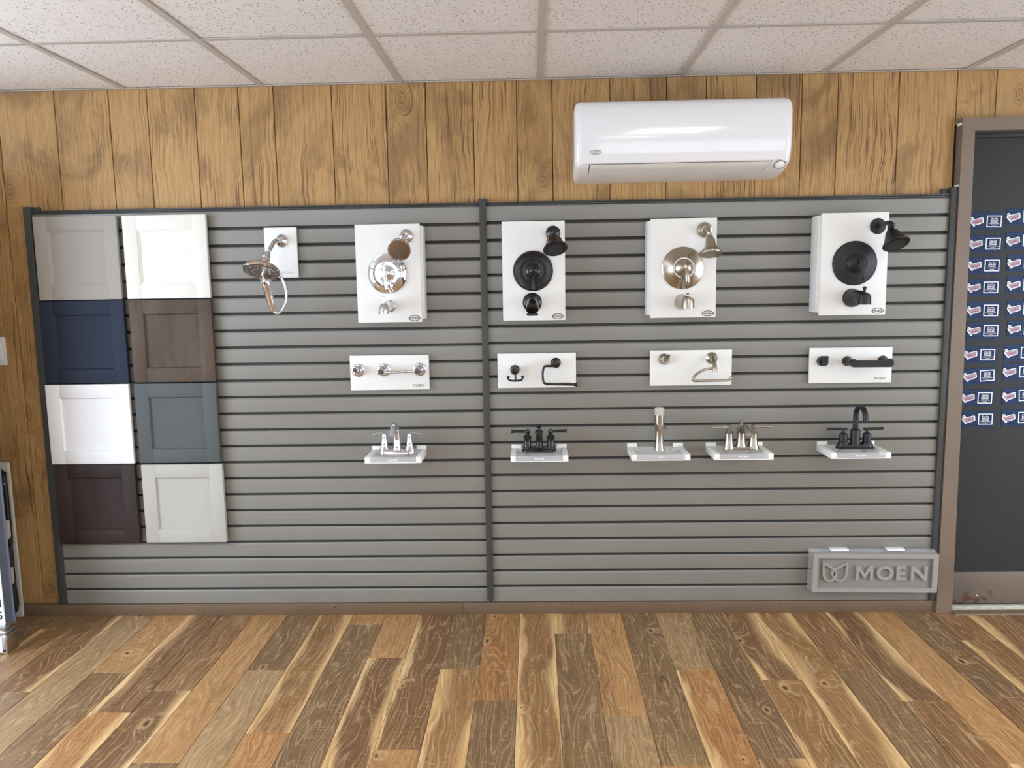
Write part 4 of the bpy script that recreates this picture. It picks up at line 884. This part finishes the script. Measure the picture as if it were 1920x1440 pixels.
part('button_ring', MB().lathe([(.0245, -.003), (.0245, .0015), (.0205, .0024)], bc, bn, 32), 'silver', t); part('display_button', MB().lathe([(.0205, -.003), (.0205, .003), (.016, .0065), (.006, .008)], bc, bn, 32), 'white_plastic', t)
lg, ln = pat(s_of(-.1775, 2.075)); ly = lg.x - .0045
lgx = 0.4302
lo = part('oval_badge', MB().prism(circ(lgx, 2.0755, .0245, .0105, 28), ly - .0012, ly + .003), 'logo_grey', fp)
part('lettering', text_mb('Carrier', .0155, (lgx, ly - .0015, 2.0712), .0006, .0002, .95, .92, shear=.3), 'card_white', lo, angle=0)
part('side_clip', MB().box(AX1 + .0005, AX1 + .005, -.06, -.02, 2.03, 2.06, .001), 'white_plastic', t)

# ------------------------------------------------------------------ raised letter sign leaning low on the slatwall
SX, SZ = (1.4235 + 1.9890) / 2, .2065
t = thing('raised_letter_sign', (SX, -.03, .108), 'translucent grey framed sign with raised lettering and tulip emblem, low on the slatwall', 'sign')
ro = -.012
def rt(x, z): c_, s_ = math.cos(ro), math.sin(ro); return (SX + x * c_ - z * s_, SZ + x * s_ + z * c_)
def rrect(hx, hz): return [rt(-hx, -hz), rt(hx, -hz), rt(hx, hz), rt(-hx, hz)]
part('back_panel', MB().prism(rrect(.262, .074), -.043, -.035), 'acrylic_frost', t, angle=0)
part('frame', MB().prism(rrect(.2815, .0905), -.056, -.034, inner=rrect(.259, .071)), 'acrylic_frame', t, angle=0)
part('frame_bead', MB().prism(rrect(.2595, .0715), -.0575, -.0558, inner=rrect(.257, .069)), 'acrylic_frame', t, angle=0)
part('clear_sheet', MB().prism([(a - .004, b_ + .006) for a, b_ in rrect(.284, .0935)], -.030, -.026), 'acrylic_sheet', t, angle=0, label='clear acrylic sheet')
part('clear_sheet', MB().prism([(a - .008, b_ + .008) for a, b_ in rrect(.2845, .0965)], -.020, -.016), 'acrylic_sheet', t, angle=0, label='clear acrylic sheet')
for cx_ in (1.5526, 1.8056): part('white_clip', MB().box(cx_ - .040, cx_ + .040, -.033, -.0005, .3035, .3125, .001), 'white_plastic', t, label='white acrylic clip')
u6 = lambda X_, Z_: (SX + (X_ - 943) / 6 * .002405, SZ - (Z_ - 430) / 6 * .002405)
K = -.0115
def em(L): return [u6(a, b_ + (a - 943) * 0.012) for a, b_ in L]
left = [(362, 318), (362, 445), (368, 478), (385, 505), (410, 522), (440, 526), (468, 516), (490, 494), (504, 462), (507, 434), (500, 408), (484, 388), (440, 362)]
right = [(628, 318), (622, 445), (614, 480), (596, 507), (570, 523), (540, 526), (512, 516), (488, 492), (464, 460), (459, 432), (470, 406), (490, 388), (540, 360)]
part('tulip_emblem', MB().ribbon(em(left), .0085, -.055, -.0428, closed=True).ribbon(em(right), .0085, -.0547, -.0428, closed=True), 'acrylic_frame', t, angle=0)
def letter(polys):
    mb = MB()
    for pz in polys: mb.prism(em(pz), -.055, -.0428)
    return mb
MM = [(727, 512), (732, 348), (768, 348), (825, 438), (882, 346), (918, 346), (922, 512), (886, 512), (884, 408), (838, 482), (812, 482), (764, 408), (764, 512)]
part('letter', letter([MM]), 'acrylic_frame', t, angle=0)
part('letter', MB().prism([u6(1055 + 96 * math.cos(a), 431 - 84 * math.sin(a)) for a in [2 * PI * k / 36 for k in range(36)]], -.055, -.0428, inner=[u6(1055 + 58 * math.cos(a), 431 - 50 * math.sin(a)) for a in [2 * PI * k / 36 for k in range(36)]]), 'acrylic_frame', t, angle=0)
part('letter', letter([[(1182, 512), (1182, 348), (1290, 348), (1290, 378), (1220, 378), (1220, 416), (1280, 416), (1280, 446), (1220, 446), (1220, 482), (1292, 482), (1292, 512)]]), 'acrylic_frame', t, angle=0)
part('letter', letter([[(1346, 512), (1346, 348), (1384, 348), (1493, 452), (1493, 348), (1530, 348), (1530, 512), (1493, 512), (1382, 408), (1382, 512)]]), 'acrylic_frame', t, angle=0)

# ------------------------------------------------------------------ bathtub cards on the door
CY = .0498
def make_card():
    w2, h2 = .073, .0375
    t = thing('bathtub_card', (0, 0, 0), 'x', 'card', 'navy bathtub cards on the dark door')
    part('card', MB().box(-w2, w2, -.0012, 0, -h2, h2), 'card_pattern', t, angle=0)
    part('info_panel', MB().prism([(.003, -.0245), (.066, -.0245), (.066, .0245), (.003, .0245)], -.0018, -.0011), 'navy_card', t, angle=0)
    part('white_border', MB().prism([(.002, -.0255), (.067, -.0255), (.067, .0255), (.002, .0255)], -.0023, -.0011, inner=[(.0062, -.0213), (.0628, -.0213), (.0628, .0213), (.0062, .0213)]), 'card_white', t, angle=0)
    mb = MB()
    for s_, sz, z in (('One Day', .0098, .0090), ('Bathroom', .0092, .0014), ('Remodels', .0092, -.0060)): q = text_mb(s_, sz, (.0345, -.0022, z), .0005, .00018, .86); mb.add(q.v, q.f)
    q = text_mb('A Division of Aaro Plumbing', .0044, (.0345, -.0022, -.0120), .0004, .0001, .9); mb.add(q.v, q.f)
    q = text_mb('717.555.0100', .0044, (.0345, -.0022, -.0178), .0004, .0001, .9); mb.add(q.v, q.f)
    part('lettering', mb, 'card_white', t, angle=0)
    # bathtub sticker: white outline, grey tub, pink side, tap
    r = .22; c_, s_ = math.cos(r), math.sin(r)
    T = lambda L: [(-.0385 + x * c_ - z * s_, .000 + x * s_ + z * c_) for x, z in L]
    out = [(-.031, .002), (-.031, .010), (-.027, .013), (-.028, .019), (-.023, .0235), (-.016, .022), (-.013, .0155), (-.012, .0115), (.024, .0125), (.028, .009), (.027, -.002), (.0265, -.009), (.023, -.013), (.017, -.012), (.013, -.0145), (-.012, -.0145), (-.015, -.020), (-.020, -.019), (-.024, -.010)]
    part('tub_outline', MB().prism(T(out), -.0020, -.0011), 'card_white', t, angle=0)
    part('tub_body', MB().prism(T([(-.027, .0085), (.0245, .0095), (.0235, .004), (.022, -.0075), (.012, -.011), (-.013, -.0115), (-.0215, -.006), (-.0245, .003)]), -.0024, -.0019).prism(T([(-.018, -.010), (-.0135, -.0112), (-.016, -.0165)]), -.0024, -.0019).prism(T([(.016, -.009), (.021, -.0075), (.0215, -.0115)]), -.0024, -.0019), 'tub_grey', t, angle=0)
    part('tub_side', MB().prism(T([(-.019, .0045), (.0195, .0050), (.018, -.0065), (.011, -.0092), (-.012, -.0098), (-.0175, -.005)]), -.0028, -.0023), 'tub_pink', t, angle=0)
    part('tap', MB().ribbon(T([(-.0245, .009), (-.0245, .0155), (-.0215, .0185), (-.0180, .0165), (-.0178, .013)]), .0026, -.0024, -.0019), 'tub_grey', t, angle=0)
    part('tub_lettering', text_mb('AARO', .0118, (T([(.0008, -.0066)])[0][0], -.0030, T([(.0008, -.0066)])[0][1]), .0004, .0003, 1.0, shear=.15, rot=r), 'tub_red', t, angle=0)
    return t
CARDS = [((2.1675, 0.0490, 1.7801), (2.3261, 0.0490, 1.7981)), ((2.1686, 0.0490, 1.6826), (2.3305, 0.0490, 1.6938)), ((2.1696, 0.0490, 1.5867), (2.3415, 0.0490, 1.5956)), ((2.1706, 0.0490, 1.4902), (2.3455, 0.0490, 1.4993)), ((2.1766, 0.0490, 1.3882), (2.3524, 0.0490, 1.3927)),
         ((2.1819, 0.0490, 1.2974), (2.3606, 0.0490, 1.3020)), ((2.1741, 0.0490, 1.1893), (2.3533, 0.0490, 1.1965)), ((2.1774, 0.0490, 1.0924), (2.3519, 0.0490, 1.1096)), ((2.1736, 0.0490, 0.9925), (2.3565, 0.0490, 1.0000)), ((2.1817, 0.0490, 0.8942), (2.3606, 0.0490, 0.8995))]
RZ = [(-.018, .03), (-.01, .02), (-.01, .02), (0, .015), (-.012, -.01), (-.008, -.02), (-.012, .01), (.055, .01), (-.01, .06), (-.008, .02)]
ORD = ['top', 'second', 'third', 'fourth', 'fifth', 'sixth', 'seventh', 'eighth', 'ninth', 'bottom']
src = make_card()
for k in range(10):
    for j in range(2):
        o = src if (k, j) == (0, 0) else copy_tree(src)
        x, y, z = CARDS[k][j]; o.location = (x, CY, z); o.rotation_euler = (0, -RZ[k][j], 0)
        o['label'] = 'navy bathtub card on dark door, %s row, %s column' % (ORD[k] + (' card' if False else ''), 'left' if j == 0 else 'right')

# ------------------------------------------------------------------ things at the left edge
# folded table standing on its long edge, legs tucked between the halves
EX = -2.2845
t = thing('folding_table', (-2.75, -.045, 0), 'light grey folding table folded shut, standing on edge against the wall', 'folding table')
mb = MB()
part('table_half', MB().box(-3.2, EX, -.083, -.066, .0, .752, .007, 3).box(-3.19, EX - .006, -.068, -.056, .004, .025, .003).box(-3.19, EX - .006, -.068, -.056, .727, .748, .003), 'table_plastic_shaded', t)
part('table_half', MB().box(-3.2, EX - .002, -.012, .002, .0, .752, .006, 3).box(-3.19, EX - .004, -.020, -.010, .0, .05, .003).box(-3.19, EX - .004, -.020, -.010, .70, .75, .003), 'table_under', t, label='underside half in beige')
for z0, z1 in ((.18, .265), (.395, .49)):
    part('rim_tab', MB().prism([(0, 0), (1, 1), (2, 2)], 0, 0), 'table_under', t) if False else part('rim_tab', MB().hexa([(EX - .03, -.066, z0), (EX - .03, -.036, z0 + .018), (EX - .03, -.032, z1 - .01), (EX - .03, -.066, z1), (EX - .003, -.066, z0), (EX - .003, -.036, z0 + .018), (EX - .003, -.032, z1 - .01), (EX - .003, -.066, z1)]), 'table_under', t)
part('leg', MB().tube([(EX - .05, -.043, .03), (EX - .02, -.043, .045), (EX - .014, -.043, .09), (EX - .014, -.043, .36)], .0125, 14, 4), 'matte_black', t)
part('leg', MB().tube([(EX - .02, -.036, .36), (EX - .014, -.036, .40), (EX - .014, -.036, .66), (EX - .03, -.036, .72)], .0125, 14, 4), 'matte_black', t)
part('leg_bracket', MB().box(EX - .05, EX - .008, -.060, -.022, .06, .13, .004).box(EX - .05, EX - .010, -.060, -.024, .29, .36, .004).box(EX - .05, EX - .008, -.060, -.022, .62, .715, .004), 'dark_rubber', t)
part('leg_cavity', MB().box(-3.15, EX - .028, -.057, -.020, .03, .72), 'dark_gap', t)
for zz in (.10, .66): part('screw', MB().lathe([(.0045, 0), (.003, .002)], (EX - .008, -.045, zz), (1, 0, 0), 10), 'screw_steel', t)

# banner stand with silver base
BXE = -2.099
t = thing('banner_stand', (-2.5, -.37, 0), 'white banner stand with silver base on the floor at the left edge', 'banner stand')
part('base_body', MB().box(-2.95, BXE - .022, -.402, -.335, .004, .078, .006), 'white_gloss', t)
part('base_cap', MB().box(BXE - .0225, BXE, -.410, -.328, .0, .086, .006, 3).box(BXE - .05, BXE - .004, -.402, -.336, .086, .100, .003), 'silver', t, label='silver end cap')
part('top_rail', MB().box(-2.95, BXE - .010, -.396, -.342, .100, .122, .004), 'silver', t)
part('screw', MB().lathe([(.006, 0), (.004, .002)], (BXE - .012, -.410, .02), (0, -1, 0), 12), 'dark_rubber', t)
part('banner', MB().box(-2.93, -2.125, -.370, -.366, .122, 2.05), 'banner_white', t, angle=0)
mb = MB()
for s_, z in (('INSTALLATION', .20), ('REMODELING', .145)): q = text_mb(s_, .05, (-2.132, -.3708, z), .0006, .001, .9, align='RIGHT'); mb.add(q.v, q.f)
part('lettering', mb, 'black_ink', t, angle=0)

# light switch plate on the wall at the left edge
t = thing('light_switch', (-2.303, WY, 1.2), 'white light switch plate on the wood wall at the left edge', 'light switch')
part('cover_plate', MB().box(-2.338, -2.2672, WY - .007, WY - .0003, 1.203, 1.334, .003), 'switch_white', t)
part('rocker', MB().box(-2.319, -2.286, WY - .011, WY - .006, 1.235, 1.302, .002), 'switch_white', t)
print('planks', cnt, 'objects', len(bpy.data.objects))
